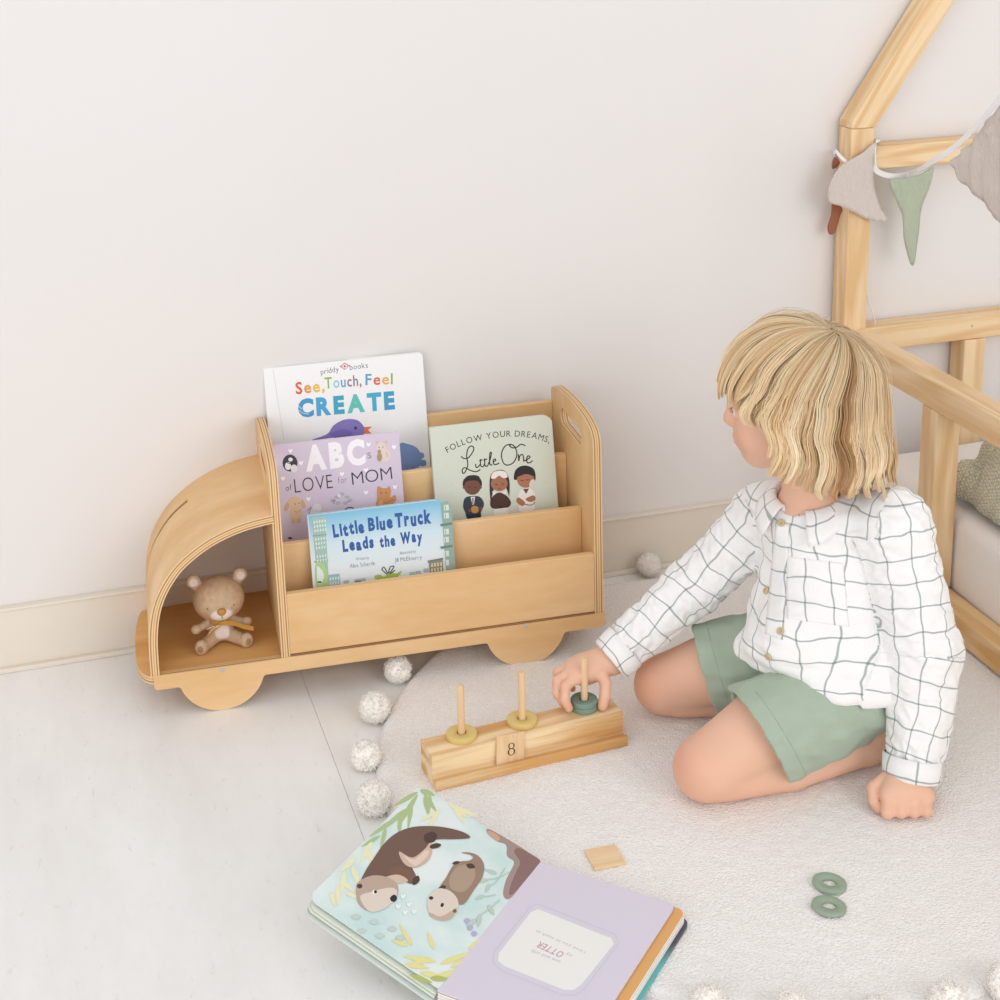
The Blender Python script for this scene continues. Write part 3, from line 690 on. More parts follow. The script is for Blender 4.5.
        e = np.concatenate([Fq[:, [0, 1]], Fq[:, [1, 2]], Fq[:, [2, 3]], Fq[:, [3, 0]]]); e = np.concatenate([e, e[:, ::-1]])
        deg = np.bincount(e[:, 0], minlength=len(vs))
        for it in range(smooth):
            av = np.stack([np.bincount(e[:, 0], vs[e[:, 1], q], minlength=len(vs)) for q in range(3)], 1)/np.maximum(deg, 1)[:, None]
            vs = vs+(av-vs)*(.55 if it % 2 == 0 or smooth < 3 else -.5)
        return vs, Fq
def fast_mesh(name, vs, fq):
    me = bpy.data.meshes.new(name); me.vertices.add(len(vs)); me.vertices.foreach_set('co', np.asarray(vs, np.float32).ravel())
    n = fq.shape[1]; me.loops.add(fq.size); me.loops.foreach_set('vertex_index', fq.ravel().astype(np.int32))
    me.polygons.add(len(fq)); me.polygons.foreach_set('loop_start', np.arange(0, fq.size, n, dtype=np.int32)); me.polygons.foreach_set('loop_total', np.full(len(fq), n, np.int32))
    me.update(calc_edges=True); me.validate(); return me
def normals(vs, fq):
    n = np.cross(vs[fq[:, 2]]-vs[fq[:, 0]], vs[fq[:, 3]]-vs[fq[:, 1]]); N_ = np.zeros_like(vs)
    for i in range(4): np.add.at(N_, fq[:, i], n)
    return N_/np.maximum(np.linalg.norm(N_, axis=1), 1e-12)[:, None]
def vcol_mat(name, attr='tint', rough=.5, spec=.3, sss=0, bump=0, bscale=200, sheen=0):
    m = mat(name, 'ffffff', rough, spec, sheen, sss, bump, bscale); nt = m.node_tree
    a = nt.nodes.new('ShaderNodeAttribute'); a.attribute_name = attr; nt.links.new(a.outputs['Color'], nt.nodes['Principled BSDF'].inputs['Base Color']); return m
def set_tint(me, cols, attr='tint'):
    ca = me.color_attributes.new(attr, 'FLOAT_COLOR', 'POINT'); c = np.ones((len(me.vertices), 4), np.float32); c[:, :3] = cols; ca.data.foreach_set('color', c.ravel())
lin = lambda h: np.array(rgb(h)[:3])
def blend(c, target, w): return c*(1-w[:, None])+lin(target)[None]*w[:, None]

# ------------------------------------------------------------------ bear figurine in the cab (local: x right, -y towards viewer, z up)
BM = TM @ Matrix.Translation((.026, .088, .0727)) @ Matrix.Rotation(R(3), 4, 'Z')
bear = empty('teddy_bear_figurine', BM, 'small seated beige bear figurine with mustard ribbon in the cab of the truck', 'figurine')
g = SDF((-.07, -.07, -.005), (.07, .06, .135), .0016)
g.ell((0, -.002, .074), (.0405, .035, .036), 0)
g.ell((0, -.030, .063), (.0165, .010, .0115), .008)
for s_ in (-1, 1):
    g.cone((s_*.033, .004, .100), (s_*.037, .004, .106), .0095, .0118, .002, flat=((0, 1, 0), 1.9))
    g.cone((s_*.014, .0, .036), (s_*.036, -.012, .032), .0075, .006, .004); g.ell((s_*.040, -.015, .033), (.008, .007, .008), .003)
    g.cone((s_*.012, -.010, .013), (s_*.034, -.034, .0105), .011, .0095, .005); g.ell((s_*.0355, -.037, .0125), (.010, .008, .0125), .004)
    g.ell((s_*.037, -.0035, .106), (.0075, .0040, .0075), .001, op='sub')
g.ell((0, 0, .022), (.0195, .017, .0225), .006)
vs, fq = g.mesh(2); me = fast_mesh('body', vs, fq)
n = len(vs); c = np.tile(lin('c4a688'), (n, 1)); sp = lambda x: np.clip(x, 0, 1)
mot = np.array([noise.noise(V(v)*120)+.5*noise.noise(V(v)*300) for v in vs]); c *= (1+.16*mot)[:, None]
c = blend(c, 'e3d6cb', sp((1-((vs[:, 0]/.019)**2+((vs[:, 2]-.060)/.0135)**2))*3)*(vs[:, 1] < -.018))
c = blend(c, 'ded0c6', sp((1-((vs[:, 0]/.0125)**2+((vs[:, 2]-.0235)/.0145)**2))*3)*(vs[:, 1] < -.008))
for s_ in (-1, 1):
    c = blend(c, 'ded0c8', sp((1-(((vs[:, 0]-s_*.037)/.0072)**2+((vs[:, 2]-.106)/.0072)**2))*3)*(vs[:, 1] < .004))
    c = blend(c, 'c98f70', sp((1-(((vs[:, 0]-s_*.027)/.011)**2+((vs[:, 2]-.060)/.008)**2))*1.2)*(vs[:, 1] < -.01)*.6)
    c = blend(c, '8d6c4c', sp((1-(((vs[:, 0]-s_*.0375)/.005)**2+((vs[:, 2]-.0125)/.0065)**2))*3)*(vs[:, 1] < -.041)*.8)
set_tint(me, c); obj('body', me, vcol_mat('painted_resin', rough=.5, bump=.25, bscale=500), bear, True)
g2 = SDF((-.012, -.05, .055), (.012, -.03, .085), .0007); g2.ell((0, -.0405, .0695), (.0072, .0042, .0055), 0); g2.ell((0, -.040, .0665), (.0045, .0036, .004), .003)
vs, fq = g2.mesh(1); obj('nose', fast_mesh('nose', vs, fq), mat('bear_nose', 'b8863f', .4), bear, True)
for x, z in ((-.0205, .0735), (.0205, .0735)):
    y = -.002-.035*math.sqrt(max(0, 1-(x/.0405)**2-((z-.076)/.037)**2)); bm = bmesh.new(); bmesh.ops.create_uvsphere(bm, u_segments=12, v_segments=8, radius=.0011); obj('eye', bm, mat('bear_eye', '2a201b', .3), bear, True, Matrix.Translation((x, y, z)))
bm = bmesh.new(); tube(bm, [(0, -.0405, .0635), (0, -.0408, .0575)], .0004, 6); obj('mouth', bm, mat('bear_eye', '2a201b'), bear, True)
def ribbon(bm, pts, w, updir, th=.0008):
    pts = catmull(pts, 6); A = []
    for i, p in enumerate(pts):
        t = (pts[min(i+1, len(pts)-1)]-pts[max(i-1, 0)]).normalized(); u_ = V(updir); u_ = (u_-t*u_.dot(t)).normalized(); s_ = t.cross(u_)
        A.append([bm.verts.new(p+u_*a*w/2+s_*b*th/2) for a, b in ((-1, -1), (1, -1), (1, 1), (-1, 1))])
    for a, b in zip(A, A[1:]):
        for k in range(4): bm.faces.new((a[k], a[(k+1) % 4], b[(k+1) % 4], b[k])).smooth = True
    bm.faces.new(A[0][::-1]); bm.faces.new(A[-1])
bm = bmesh.new()
ribbon(bm, [(-.020, -.004, .043), (-.012, -.019, .0415), (.002, -.0235, .041), (.018, -.024, .038), (.034, -.034, .034), (.047, -.042, .033)], .0075, (0, 0, 1))
ribbon(bm, [(.020, .0, .043), (.010, -.0195, .043), (-.004, -.024, .039), (-.018, -.028, .031), (-.025, -.036, .0275)], .0075, (0, -.3, 1))
ribbon(bm, [(-.02, -.004, .043), (-.014, .016, .044), (.014, .016, .044), (.02, 0, .043)], .0075, (0, 0, 1))
bmesh.ops.recalc_face_normals(bm, faces=bm.faces); obj('ribbon', bm, mat('mustard_ribbon', 'bf8a3a', .7, sheen=.3), bear, R(50))
bm = bmesh.new(); tube(bm, catmull([(-.002, -.0255, .039), (-.014, -.028, .036), (-.022, -.034, .032)], 4), .0005, 5); tube(bm, catmull([(-.004, -.0255, .038), (-.016, -.027, .039), (-.025, -.030, .038)], 4), .0005, 5)
obj('cord', bm, mat('pale_cord', 'e8dcc4', .8), bear, True)

# ------------------------------------------------------------------ house bed
pine = wood('pine', 'f0d3aa', 'e0b887', 2, 18, 34, 1.25, 60)
pined = wood('pine_warm', 'e9c797', 'd8a86c', 2, 18, 34, 1.25, 60)
bed = empty('house_bed_frame', V((1.40, 2.4705, 0)), 'pale pine house-shaped bed frame with sloping roof beam at the right', 'bed')
def beam(name, a, b, w, d, xdir, m=pine, parent=bed, bev=.0025):
    """square timber from a to b (world, centre line); w across xdir, d across the other"""
    a, b = V(a), V(b); z = (b-a).normalized(); x = V(xdir); x = (x-z*x.dot(z)).normalized(); y = z.cross(x); L_ = (b-a).length
    bm = bmesh.new(); box(bm, (-w/2, -d/2, 0), (w/2, d/2, L_))
    return bevel(obj(name, bm, m, parent, M=Matrix.Translation(parent.location).inverted() @ frame(a, x, y, z)), bev, 3)
bw = .0455; X0 = 1.40; Y1 = 2.4705; YF = .95; X2 = 2.18; cx = X0+bw/2; cyb = Y1-bw/2
beam('corner_post', (cx, cyb, 0), (cx, cyb, .8005), bw, bw, (1, 0, 0))
beam('corner_post', (X2-bw/2, cyb, 0), (X2-bw/2, cyb, .8005), bw, bw, (1, 0, 0))
# roof beams: rise from the post tops, mitred
ang = R(56.4); ridge = (X0+X2)/2
def roof(x_edge, sgn, y0):
    wv = bw/math.sin(ang); hz = (ridge-X0)*math.tan(ang)
    pts = [(0, 0), (bw, 0), (bw+.004, .003), (ridge-X0, hz-(bw/ math.cos(ang))*1.0+.0), (ridge-X0, hz+.012), (0, .012)]
    return [(x_edge+sgn*u, .8008+v) for u, v in pts]
for x_edge, sgn in ((X0, 1), (X2, -1)):
    pts = roof(x_edge, sgn, 0)
    # build in a frame whose z runs along the beam so the grain follows it
    z = V((sgn*math.cos(ang), 0, math.sin(ang))); x = V((-sgn*math.sin(ang), 0, math.cos(ang))); y = z.cross(x); o_ = V((x_edge, cyb, .8008))
    bm = bmesh.new(); loc = [((V((u, 0, v))-V((x_edge, 0, .8008))).dot(x), (V((u, 0, v))-V((x_edge, 0, .8008))).dot(z)) for u, v in pts]
    earclip_prism(bm, loc, lambda u, v, w: (u, w, v), -bw/2, bw/2)
    for f in bm.faces: f.smooth = False
    bevel(obj('roof_beam', bm, pine, bed, M=Matrix.Translation(bed.location).inverted() @ frame(o_, x, y, z)), .0025, 3)
beam('end_rail', (X0+bw+.0008, cyb+.002, .745), (X2-bw-.0008, cyb+.002, .745), .042, bw-.004, (0, 0, 1))
beam('end_rail', (X0+bw-.0005, cyb+.002, .4065), (X2-bw-.0008, cyb+.002, .4065), bw, bw-.003, (0, 0, 1))
beam('end_rail', (X0+bw-.0005, cyb+.002, .0375), (X2-bw-.0008, cyb+.002, .0375), bw, bw-.003, (0, 0, 1))
beam('side_rail', (cx, Y1-bw-.0005, .4065), (cx, YF, .4065), .048, bw, (0, 0, 1))
beam('side_rail', (cx, Y1-bw-.0005, .0385), (cx, YF, .0385), .045, bw, (0, 0, 1), pined)
beam('side_rail', (X2-bw/2, Y1-bw-.0005, .0385), (X2-bw/2, YF, .0385), .045, bw, (0, 0, 1), pined)
beam('upright', (cx, 2.1370, .0615), (cx, 2.1370, .3822), bw, bw, (1, 0, 0))
beam('upright', (cx, 1.50, .0615), (cx, 1.50, .3822), bw, bw, (1, 0, 0))
beam('upright', (1.679, cyb, .061), (1.679, cyb, .3833), bw, bw, (1, 0, 0))
beam('upright', (1.93, cyb, .061), (1.93, cyb, .3833), bw, bw, (1, 0, 0))
beam('corner_post', (cx, YF-bw/2, 0), (cx, YF-bw/2, .8005), bw, bw, (1, 0, 0))
beam('corner_post', (X2-bw/2, YF-bw/2, 0), (X2-bw/2, YF-bw/2, .8005), bw, bw, (1, 0, 0))
for p, n_ in (((cx+.004, 2.137, .4308), (0, 0, 1)), ((1.68, cyb, .4296), (0, 0, 1)), ((1.672, cyb-bw/2+.0035, .41), (0, -1, 0))):
    screw(bed, V(p)-bed.location, n_, .0025)
# mattress
def cushion(name, lo, hi, r, m, parent=None, M=None, pf=.004):
    bm = bmesh.new(); box(bm, lo, hi)
    bmesh.ops.bevel(bm, geom=bm.edges[:]+bm.verts[:], offset=r, segments=6, profile=.5, affect='EDGES')
    bmesh.ops.triangulate(bm, faces=[f for f in bm.faces if len(f.verts) > 4])
    bmesh.ops.subdivide_edges(bm, edges=[e for e in bm.edges if e.calc_length() > .08], cuts=6, use_grid_fill=True)
    bm.normal_update()
    for v in bm.verts: v.co += v.normal*pf*noise.noise(v.co*9)
    return obj(name, bm, m, parent, True, M)
mt = cushion('mattress', (-.34, -.72, -.081), (.34, .72, .081), .028, mat('mattress_cotton', 'f6f0eb', .85, .1, sheen=.2, bump=.2, bscale=300), None, Matrix.Translation((1.7905, 1.685, .1135)))
tag(mt, 'white fabric-covered mattress lying inside the pine bed frame', 'mattress')
# knitted blanket, rumpled on the mattress
def waffle():
    m = bpy.data.materials.new('sage_waffle_knit'); m.use_nodes = True; nt = m.node_tree; N = nt.nodes; L = nt.links; b = N['Principled BSDF']
    b.inputs['Roughness'].default_value = .95; b.inputs['Specular IOR Level'].default_value = .1; b.inputs['Sheen Weight'].default_value = .3
    uv = N.new('ShaderNodeTexCoord'); mp = N.new('ShaderNodeMapping'); mp.inputs['Rotation'].default_value = (.4, .3, .5)
    ck = N.new('ShaderNodeTexVoronoi'); ck.inputs['Scale'].default_value = 205; ck.distance = 'CHEBYCHEV'; ck.inputs['Randomness'].default_value = .25
    L.new(uv.outputs['Object'], mp.inputs[0]); L.new(mp.outputs[0], ck.inputs['Vector'])
    rp = N.new('ShaderNodeValToRGB'); rp.color_ramp.elements[0].position = .25; rp.color_ramp.elements[0].color = rgb('e8e6d0'); rp.color_ramp.elements[1].position = .62; rp.color_ramp.elements[1].color = rgb('a09d80')
    L.new(ck.outputs['Distance'], rp.inputs[0]); L.new(rp.outputs[0], b.inputs['Base Color'])
    bp = N.new('ShaderNodeBump'); bp.invert = True; bp.inputs['Strength'].default_value = .9; bp.inputs['Distance'].default_value = .004; L.new(ck.outputs['Distance'], bp.inputs['Height']); L.new(bp.outputs[0], b.inputs['Normal']); return m
def blanket():
    nx, ny = 110, 150; vs = []; uvs = []
    for j in range(ny+1):
        for i in range(nx+1):
            u, v = i/nx, j/ny                                 # u across x (from the bed edge inwards), v along y
            x = .026+u*.28; y = v*.42
            q = V((x*13, y*11, 0)); n1 = noise.noise(q+V((noise.noise(q*.6)*1.4, 3, 0))); n2 = noise.noise(q*2.1+V((9, 0, 0)))
            ed = min(1, u/.16)*min(1, (1-u)/.15)*min(1, v/.10)*min(1, (1-v)/.12)
            z = .018+(.085*abs(n1)**.7+.03*(1-abs(n2)*2.2)+.075*math.exp(-((u-.4)/.35)**2-((v-.66)/.25)**2)+.02)*max(0, ed)**.4
            x += .016*n2; y += .02*n1
            vs.append((x, y, max(z, .005))); uvs.append((u*.30, v*.46))
    f = [(j*(nx+1)+i, j*(nx+1)+i+1, (j+1)*(nx+1)+i+1, (j+1)*(nx+1)+i) for j in range(ny) for i in range(nx)]
    me = bpy.data.meshes.new('blanket'); me.from_pydata(vs, [], f); ul = me.uv_layers.new(name='UVMap')
    for l in me.loops: ul.data[l.index].uv = uvs[l.vertex_index]
    o = obj('knitted_blanket', me, waffle(), None, True, Matrix.Translation((1.450, 1.755, .193)))
    so = o.modifiers.new('thickness', 'SOLIDIFY'); so.thickness = .005; so.offset = 1
    return tag(o, 'rumpled sage green waffle-knit blanket lying on the mattress', 'blanket')
blanket()

# ------------------------------------------------------------------ bunting
bunt = empty('fabric_bunting', V((1.42, 2.40, .76)), 'bunting of muslin triangles tied round the tall bed post', 'bunting')
BI = Matrix.Translation(bunt.location).inverted()
def muslin(name, col):
    m = mat(name, col, .95, .1, sheen=.2); nt = m.node_tree; N = nt.nodes; L = nt.links
    tc = N.new('ShaderNodeTexCoord'); mp = N.new('ShaderNodeMapping'); mp.inputs['Scale'].default_value = (1, .22, 1); mp.inputs['Rotation'].default_value = (0, 0, .5)
    n = N.new('ShaderNodeTexNoise'); n.inputs['Scale'].default_value = 330; n.inputs['Detail'].default_value = 4; L.new(tc.outputs['UV'], mp.inputs[0]); L.new(mp.outputs[0], n.inputs['Vector'])
    bp = N.new('ShaderNodeBump'); bp.inputs['Strength'].default_value = .8; bp.inputs['Distance'].default_value = .004; L.new(n.outputs['Fac'], bp.inputs['Height']); L.new(bp.outputs[0], N['Principled BSDF'].inputs['Normal']); return m
def flag(name, outline, fn, m, amp=.006, th=.0016):
    """outline in px, fn(px)->world; gauze sheet with soft folds"""
    P = [fn(*q) for q in outline]; c = sum(P, V())/len(P)
    n = V()
    for i in range(len(P)): n += (P[i]-c).cross(P[(i+1) % len(P)]-c)
    n.normalize(); up = V((0, 0, 1)); up = (up-n*up.dot(n)).normalized(); s_ = up.cross(n)
    pts = catmull([((p-c).dot(s_), (p-c).dot(up), 0) for p in P], 5, True)
    poly = [(p.x, p.y) for p in pts]
    def inside(x, y):
        r = False; j = len(poly)-1
        for i in range(len(poly)):
            xi, yi = poly[i]; xj, yj = poly[j]
            if (yi > y) != (yj > y) and x < (xj-xi)*(y-yi)/(yj-yi)+xi: r = not r
            j = i
        return r
    bm = bmesh.new(); h = .0045; vs = [bm.verts.new((x, y, 0)) for x, y in poly]
    xs = [p[0] for p in poly]; ys_ = [p[1] for p in poly]
    es = [bm.edges.new((vs[i], vs[(i+1) % len(vs)])) for i in range(len(vs))]
    bmesh.ops.triangle_fill(bm, edges=es, use_beauty=True)
    for it in range(3):
        bmesh.ops.subdivide_edges(bm, edges=[e for e in bm.edges if e.calc_length() > h*2], cuts=1); bmesh.ops.triangulate(bm, faces=bm.faces[:])
    uvl = bm.loops.layers.uv.new('UVMap')
    for f in bm.faces:
        for l in f.loops: l[uvl].uv = (l.vert.co.x, l.vert.co.y)
    for v in bm.verts:
        x, y = v.co.x, v.co.y; v.co.z = amp*(noise.noise(V((x*32, y*9, 1)))+.5*noise.noise(V((x*70, y*22, 4))))
    M = BI @ frame(c, s_, up, n); o = obj(name, bm, m, bunt, True, M)
    so = o.modifiers.new('cloth', 'SOLIDIFY'); so.thickness = th; so.offset = 0
    return o
mt_ = muslin('taupe_muslin', 'd6cac2'); mg = muslin('sage_muslin', 'b5bda5'); mr = muslin('rust_muslin', 'a4674f')
py = Y1-bw
flag('flag', [(877, 143), (862, 153), (846, 162), (836, 172), (829.5, 187), (830, 202), (840, 206), (855, 213), (870, 220), (888, 221.5), (881, 208), (875, 190), (873, 170)], lambda x, y: aty(x, y, py-.010-.0004*max(0, 846-x)), mt_, .003)['label'] = 'taupe muslin flag wrapped over the post'
flag('flag', [(889, 180), (905, 178), (920, 174), (932.5, 167), (927, 190), (922, 207), (919, 235), (913, 265), (907, 254), (903, 237), (902, 215), (895, 198)], lambda x, y: aty(x, y, py-.012), mg, .008)['label'] = 'sage green muslin flag'
flag('flag', [(953, 160), (968, 146), (985, 126), (1000, 106), (1030, 68), (1052, 40), (1040, 110), (1030, 170), (1016, 236), (1000, 224), (984, 202), (972, 191), (960, 181), (956, 170)], lambda x, y: atx(x, y, 1.425), mt_, .012)['label'] = 'large taupe muslin flag nearest the front'
flag('flag', [(833, 203), (842, 208), (840, 216), (835, 232), (829, 234), (827.5, 226), (831, 215)], lambda x, y: aty(x, y, Y1-bw*.5), mr, .002)['label'] = 'rust muslin flag folded behind the post'
flag('flag', [(835, 157), (840, 163), (833, 169), (832, 163)], lambda x, y: aty(x, y, Y1-bw*.5), mr, .001)
tape = [aty(877, 140, py-.004), aty(874.5, 156, py-.008), aty(876, 170, py-.008), aty(892, 176, py-.010), aty(912, 173, py-.014), atx(932, 162, 1.425), atx(956, 146, 1.425), atx(980, 122, 1.425), atx(1000, 98, 1.425), atx(1052, 30, 1.425)]
bm = bmesh.new(); ribbon(bm, tape, .0095, (0, -.2, 1), .0018)
ribbon(bm, [aty(836, 151, py+.002), aty(840, 156, py-.004), aty(847, 163, py-.006)], .0055, (0, 0, 1), .0016)
ribbon(bm, [aty(836, 151, py+.002), aty(834.5, 154, py+.02), aty(836, 150, Y1+.003), aty(860, 143, Y1+.004), aty(879, 140, Y1-.012), aty(877, 141, py-.003)], .0055, (0, 0, 1), .0016)
bmesh.ops.recalc_face_normals(bm, faces=bm.faces); bm.transform(BI); obj('bias_tape', bm, mat('white_tape', 'efeced', .85, .1), bunt, R(50))
bm = bmesh.new(); tube(bm, catmull([aty(866.5, 292, Y1+.002), aty(869, 303, Y1-.02), aty(872.5, 312, py+.02), aty(875, 322, py+.02), aty(874.5, 331, py+.025)], 6), .0012, 6); bm.transform(BI)
obj('loose_cord', bm, mat('white_tape', 'efeced'), bunt, True)

# ------------------------------------------------------------------ counting stacker
O = V((.4805, 1.8941, RT)); b_ = R(4.345); bx = V((math.cos(b_), math.sin(b_), 0)); by = V((-math.sin(b_), math.cos(b_), 0)); Z = V((0, 0, 1))
SM = frame(O, bx, by, Z); pinx = wood('pine_stripe', 'f1d6ab', 'd2a064', 0, 14, 26, 1.15, 60)
st = empty('counting_stacker', SM, 'pine peg block with three dowels and a slotted ledge in front of the truck', 'toy')
prof = [(0, 0), (.065, 0), (.065, .0463), (.0155, .0463), (.0155, .0125), (.0055, .0125), (.0055, .0158), (0, .0158)]
o = prism('block', prof, YZ, 0, .298, pinx, st, smooth=None); bevel(o, .0008, 2)
dow = wood('dowel', 'eccda5', 'dfb889', 2, 10, 60, .8)
PEG = [(.0565, .0475), (.1505, .0475), (.2500, .0480)]
for x, y in PEG:
    bm = bmesh.new(); lathe(bm, [(0, .0463-.004), (.0052, .0463-.004), (.0052, .129-.0015), (.0042, .129), (0, .129)], 20); obj('peg', bm, dow, st, R(40), Matrix.Translation((x, y, 0)))
def ring(name, M, m, r=.0222, h=.0082, ri=.0068, c=.0013):
    bm = bmesh.new()
    prof = [(ri, h*.5), (ri, c), (ri+c*.6, 0), (r-c, 0), (r-c*.3, c*.35), (r, c), (r, h-c), (r-c*.3, h-c*.35), (r-c, h), (ri+c*.6, h), (ri, h-c), (ri, h*.5)]
    lathe(bm, prof, 48); bmesh.ops.remove_doubles(bm, verts=bm.verts, dist=1e-6); bmesh.ops.recalc_face_normals(bm, faces=bm.faces)
    return obj(name, bm, m, None, R(60), M)
my = mat('mustard_paint', 'dcc27c', .55, .3, bump=.1, bscale=200); mgn = mat('sage_paint', '7d978a', .55, .3, bump=.1, bscale=200); mgl = mat('sage_paint_pale', '98a893', .6, .3, bump=.1, bscale=200)
def on_peg(i, k, dx=0, dy=0): return SM @ Matrix.Translation((PEG[i][0]+dx, PEG[i][1]+dy, .0465+k*.0084))
tag(ring('stacking_ring', on_peg(0, 0, -.0002, .0), my), 'mustard wooden ring on the left peg of the block', 'ring', 'wooden stacking rings')
tag(ring('stacking_ring', on_peg(1, 0, 0, .001), my), 'mustard wooden ring on the middle peg of the block', 'ring', 'wooden stacking rings')
tag(ring('stacking_ring', on_peg(2, 0), mgn, .0198), 'dark sage wooden ring at the bottom of the right peg, under another', 'ring', 'wooden stacking rings')
tag(ring('stacking_ring', on_peg(2, 1, -.0006), mgn, .0198), 'upper dark sage wooden ring held in the child\'s fingers on the right peg', 'ring', 'wooden stacking rings')
RINGC = SM @ V((PEG[2][0], PEG[2][1], .0465+.0084))
for q, lab, tl in (((829.5, 881.5), 'pale sage wooden ring on the rug, the one farther from the edge with pompoms', (R(-2), R(5), 0)), ((829, 904.5), 'pale sage wooden ring on the rug, the one nearer the pompom edge', (R(-4), R(6), 0))):
    p = atz(q[0], q[1], RT+.006); tag(ring('stacking_ring', Matrix.Translation((p.x, p.y, RT+.001)) @ Euler(tl).to_matrix().to_4x4(), mgl, .0216, .0046, .0086, .0007), lab, 'ring', 'wooden stacking rings')
# number card leaning in the ledge
cardm = wood('card_wood', 'efd3ab', 'dcb585', 2, 9, 60, .9)
lean = math.atan2(.0035, .045); CMx = SM @ Matrix.Translation((.0945, .0078, .0128)) @ Matrix.Rotation(R(3.0), 4, 'Y') @ Matrix.Rotation(-lean, 4, 'X')
card = empty('number_card', CMx, 'square wooden tile printed with 8 standing in the ledge of the peg block', 'number tile')
boxo('tile', (0, 0, 0), (.0425, .0035, .0445), cardm, card, .0006)
M3 = CMx.to_3x3(); A = Art(CMx @ V((0, -.00005, 0)), M3 @ V((1, 0, 0)), M3 @ V((0, 0, 1)))
k8 = .0012
def ring8(cx_, cy_, rx, ry, w):
    P = [(cx_+rx*math.cos(2*math.pi*i/24), cy_+ry*math.sin(2*math.pi*i/24)) for i in range(25)]; kk = A.mi('1d1b1a')
    for i in range(24):
        ww = lambda p: w*(.55+.75*abs((p[0]-cx_)/rx))
        a, b = P[i], P[i+1]; f_ = lambda p, s_: (cx_+(p[0]-cx_)*(1+s_*ww(p)/rx), cy_+(p[1]-cy_)*(1+s_*w*.6/ry))
        vs = [A.bm.verts.new(A.w(q)) for q in (f_(a, -.5), f_(b, -.5), f_(b, .5), f_(a, .5))]; f = A.bm.faces.new(vs); f.material_index = kk; f.normal_update()
        if f.normal.dot(A.n) < 0: f.normal_flip()
ring8(.0222, .0268, .0040, .0044, .0016); ring8(.0222, .0178, .0047, .0052, .0017)
A.done('numeral', card)
# blank tile lying on the rug
p0, p1, p2, p3 = [atz(*q, RT+.004) for q in ((583.5, 848), (593.5, 870.5), (626.5, 864), (616.5, 843.5))]
ex = (p2-p1).normalized(); ey = Z.cross(ex); cc = (p0+p1+p2+p3)/4
tl = boxo('wooden_tile', (-.0215, -.0205, 0), (.0215, .0205, .0042), wood('card_wood_flat', 'efd3ab', 'dcb585', 0, 9, 60, .9), None, .0006)
tl.matrix_world = frame(V((cc.x, cc.y, RT+.0022)), ex, ey, Z); tag(tl, 'plain pale wooden square tile lying on the rug beside the open book', 'tile')

# ------------------------------------------------------------------ open otter book
S0 = V((.5594, 1.6756, .030)); S1 = V((.3727, 1.4923, .030)); sd = (S1-S0).normalized(); HB = (S1-S0).length
rd = V((-sd.y, sd.x, 0));  rd = rd if rd.dot(V((1, -1, 0))) > 0 else -rd
tl_ = R(18.5); ld = -rd*math.cos(tl_)+Z*math.sin(tl_); ln = rd*math.sin(tl_)+Z*math.cos(tl_)
ob = empty('open_board_book', frame(V((S0.x, S0.y, 0)), rd, sd.cross(rd)*-1 if False else Z.cross(rd), Z), 'open board book showing two otters and a lilac page on the floor', 'book')
OI = ob.matrix_world.inverted()
WB = .187
def slab(name, o_, ud, vd, nd, w, h, z0, z1, r, mats, layers=None):
    """rounded board in plane (ud,vd) from corner o_, thickness nd*z0..z1; r rounds the two outer corners"""
    bm = bmesh.new(); pts = rrect(0, 0, w, h, (.0011, r, r, .0011), 6)
    earclip_prism(bm, pts, lambda u, v, t: tuple(OI @ (o_+ud*u+vd*v+nd*t)), z0, z1, layers, 0)
    return obj(name, bm, mats, ob, R(30))
pw = flat('efece6', .6); pgr = flat('dfe3d6', .6); lil = flat('d9d2df', .45); org = flat('e0a968', .5); wht = flat('eeebe5', .6)
mint = bpy.data.materials.new('printed_water'); mint.use_nodes = True; nt = mint.node_tree; N = nt.nodes; L = nt.links
tc = N.new('ShaderNodeTexCoord'); n1 = N.new('ShaderNodeTexNoise'); n1.inputs['Scale'].default_value = 14; n1.inputs['Detail'].default_value = 3
rp = N.new('ShaderNodeValToRGB'); rp.color_ramp.elements[0].position = .35; rp.color_ramp.elements[0].color = rgb('c3dcd9'); rp.color_ramp.elements[1].position = .62; rp.color_ramp.elements[1].color = rgb('dfe8e6')
L.new(tc.outputs['Object'], n1.inputs['Vector']); L.new(n1.outputs['Fac'], rp.inputs[0]); L.new(rp.outputs[0], N['Principled BSDF'].inputs['Base Color']); N['Principled BSDF'].inputs['Roughness'].default_value = .4
# left half rises towards its outer edge
slab('otter_page', S0, ld, sd, ln, WB, HB*.985, -.0022, 0, .012, [mint, pw])
for i, (dz, dw) in enumerate(((-.0062, -.003), (-.0096, -.002))):
    slab('page', S0, ld, sd, ln, WB+dw, HB+.002*i, dz-.0022, dz, .012, [pgr, pw])
slab('cover_board', S0+sd*.004, ld, sd, ln, WB-.003, HB+.002, -.0172, -.0140, .012, [flat('cdd6cf'), wht])
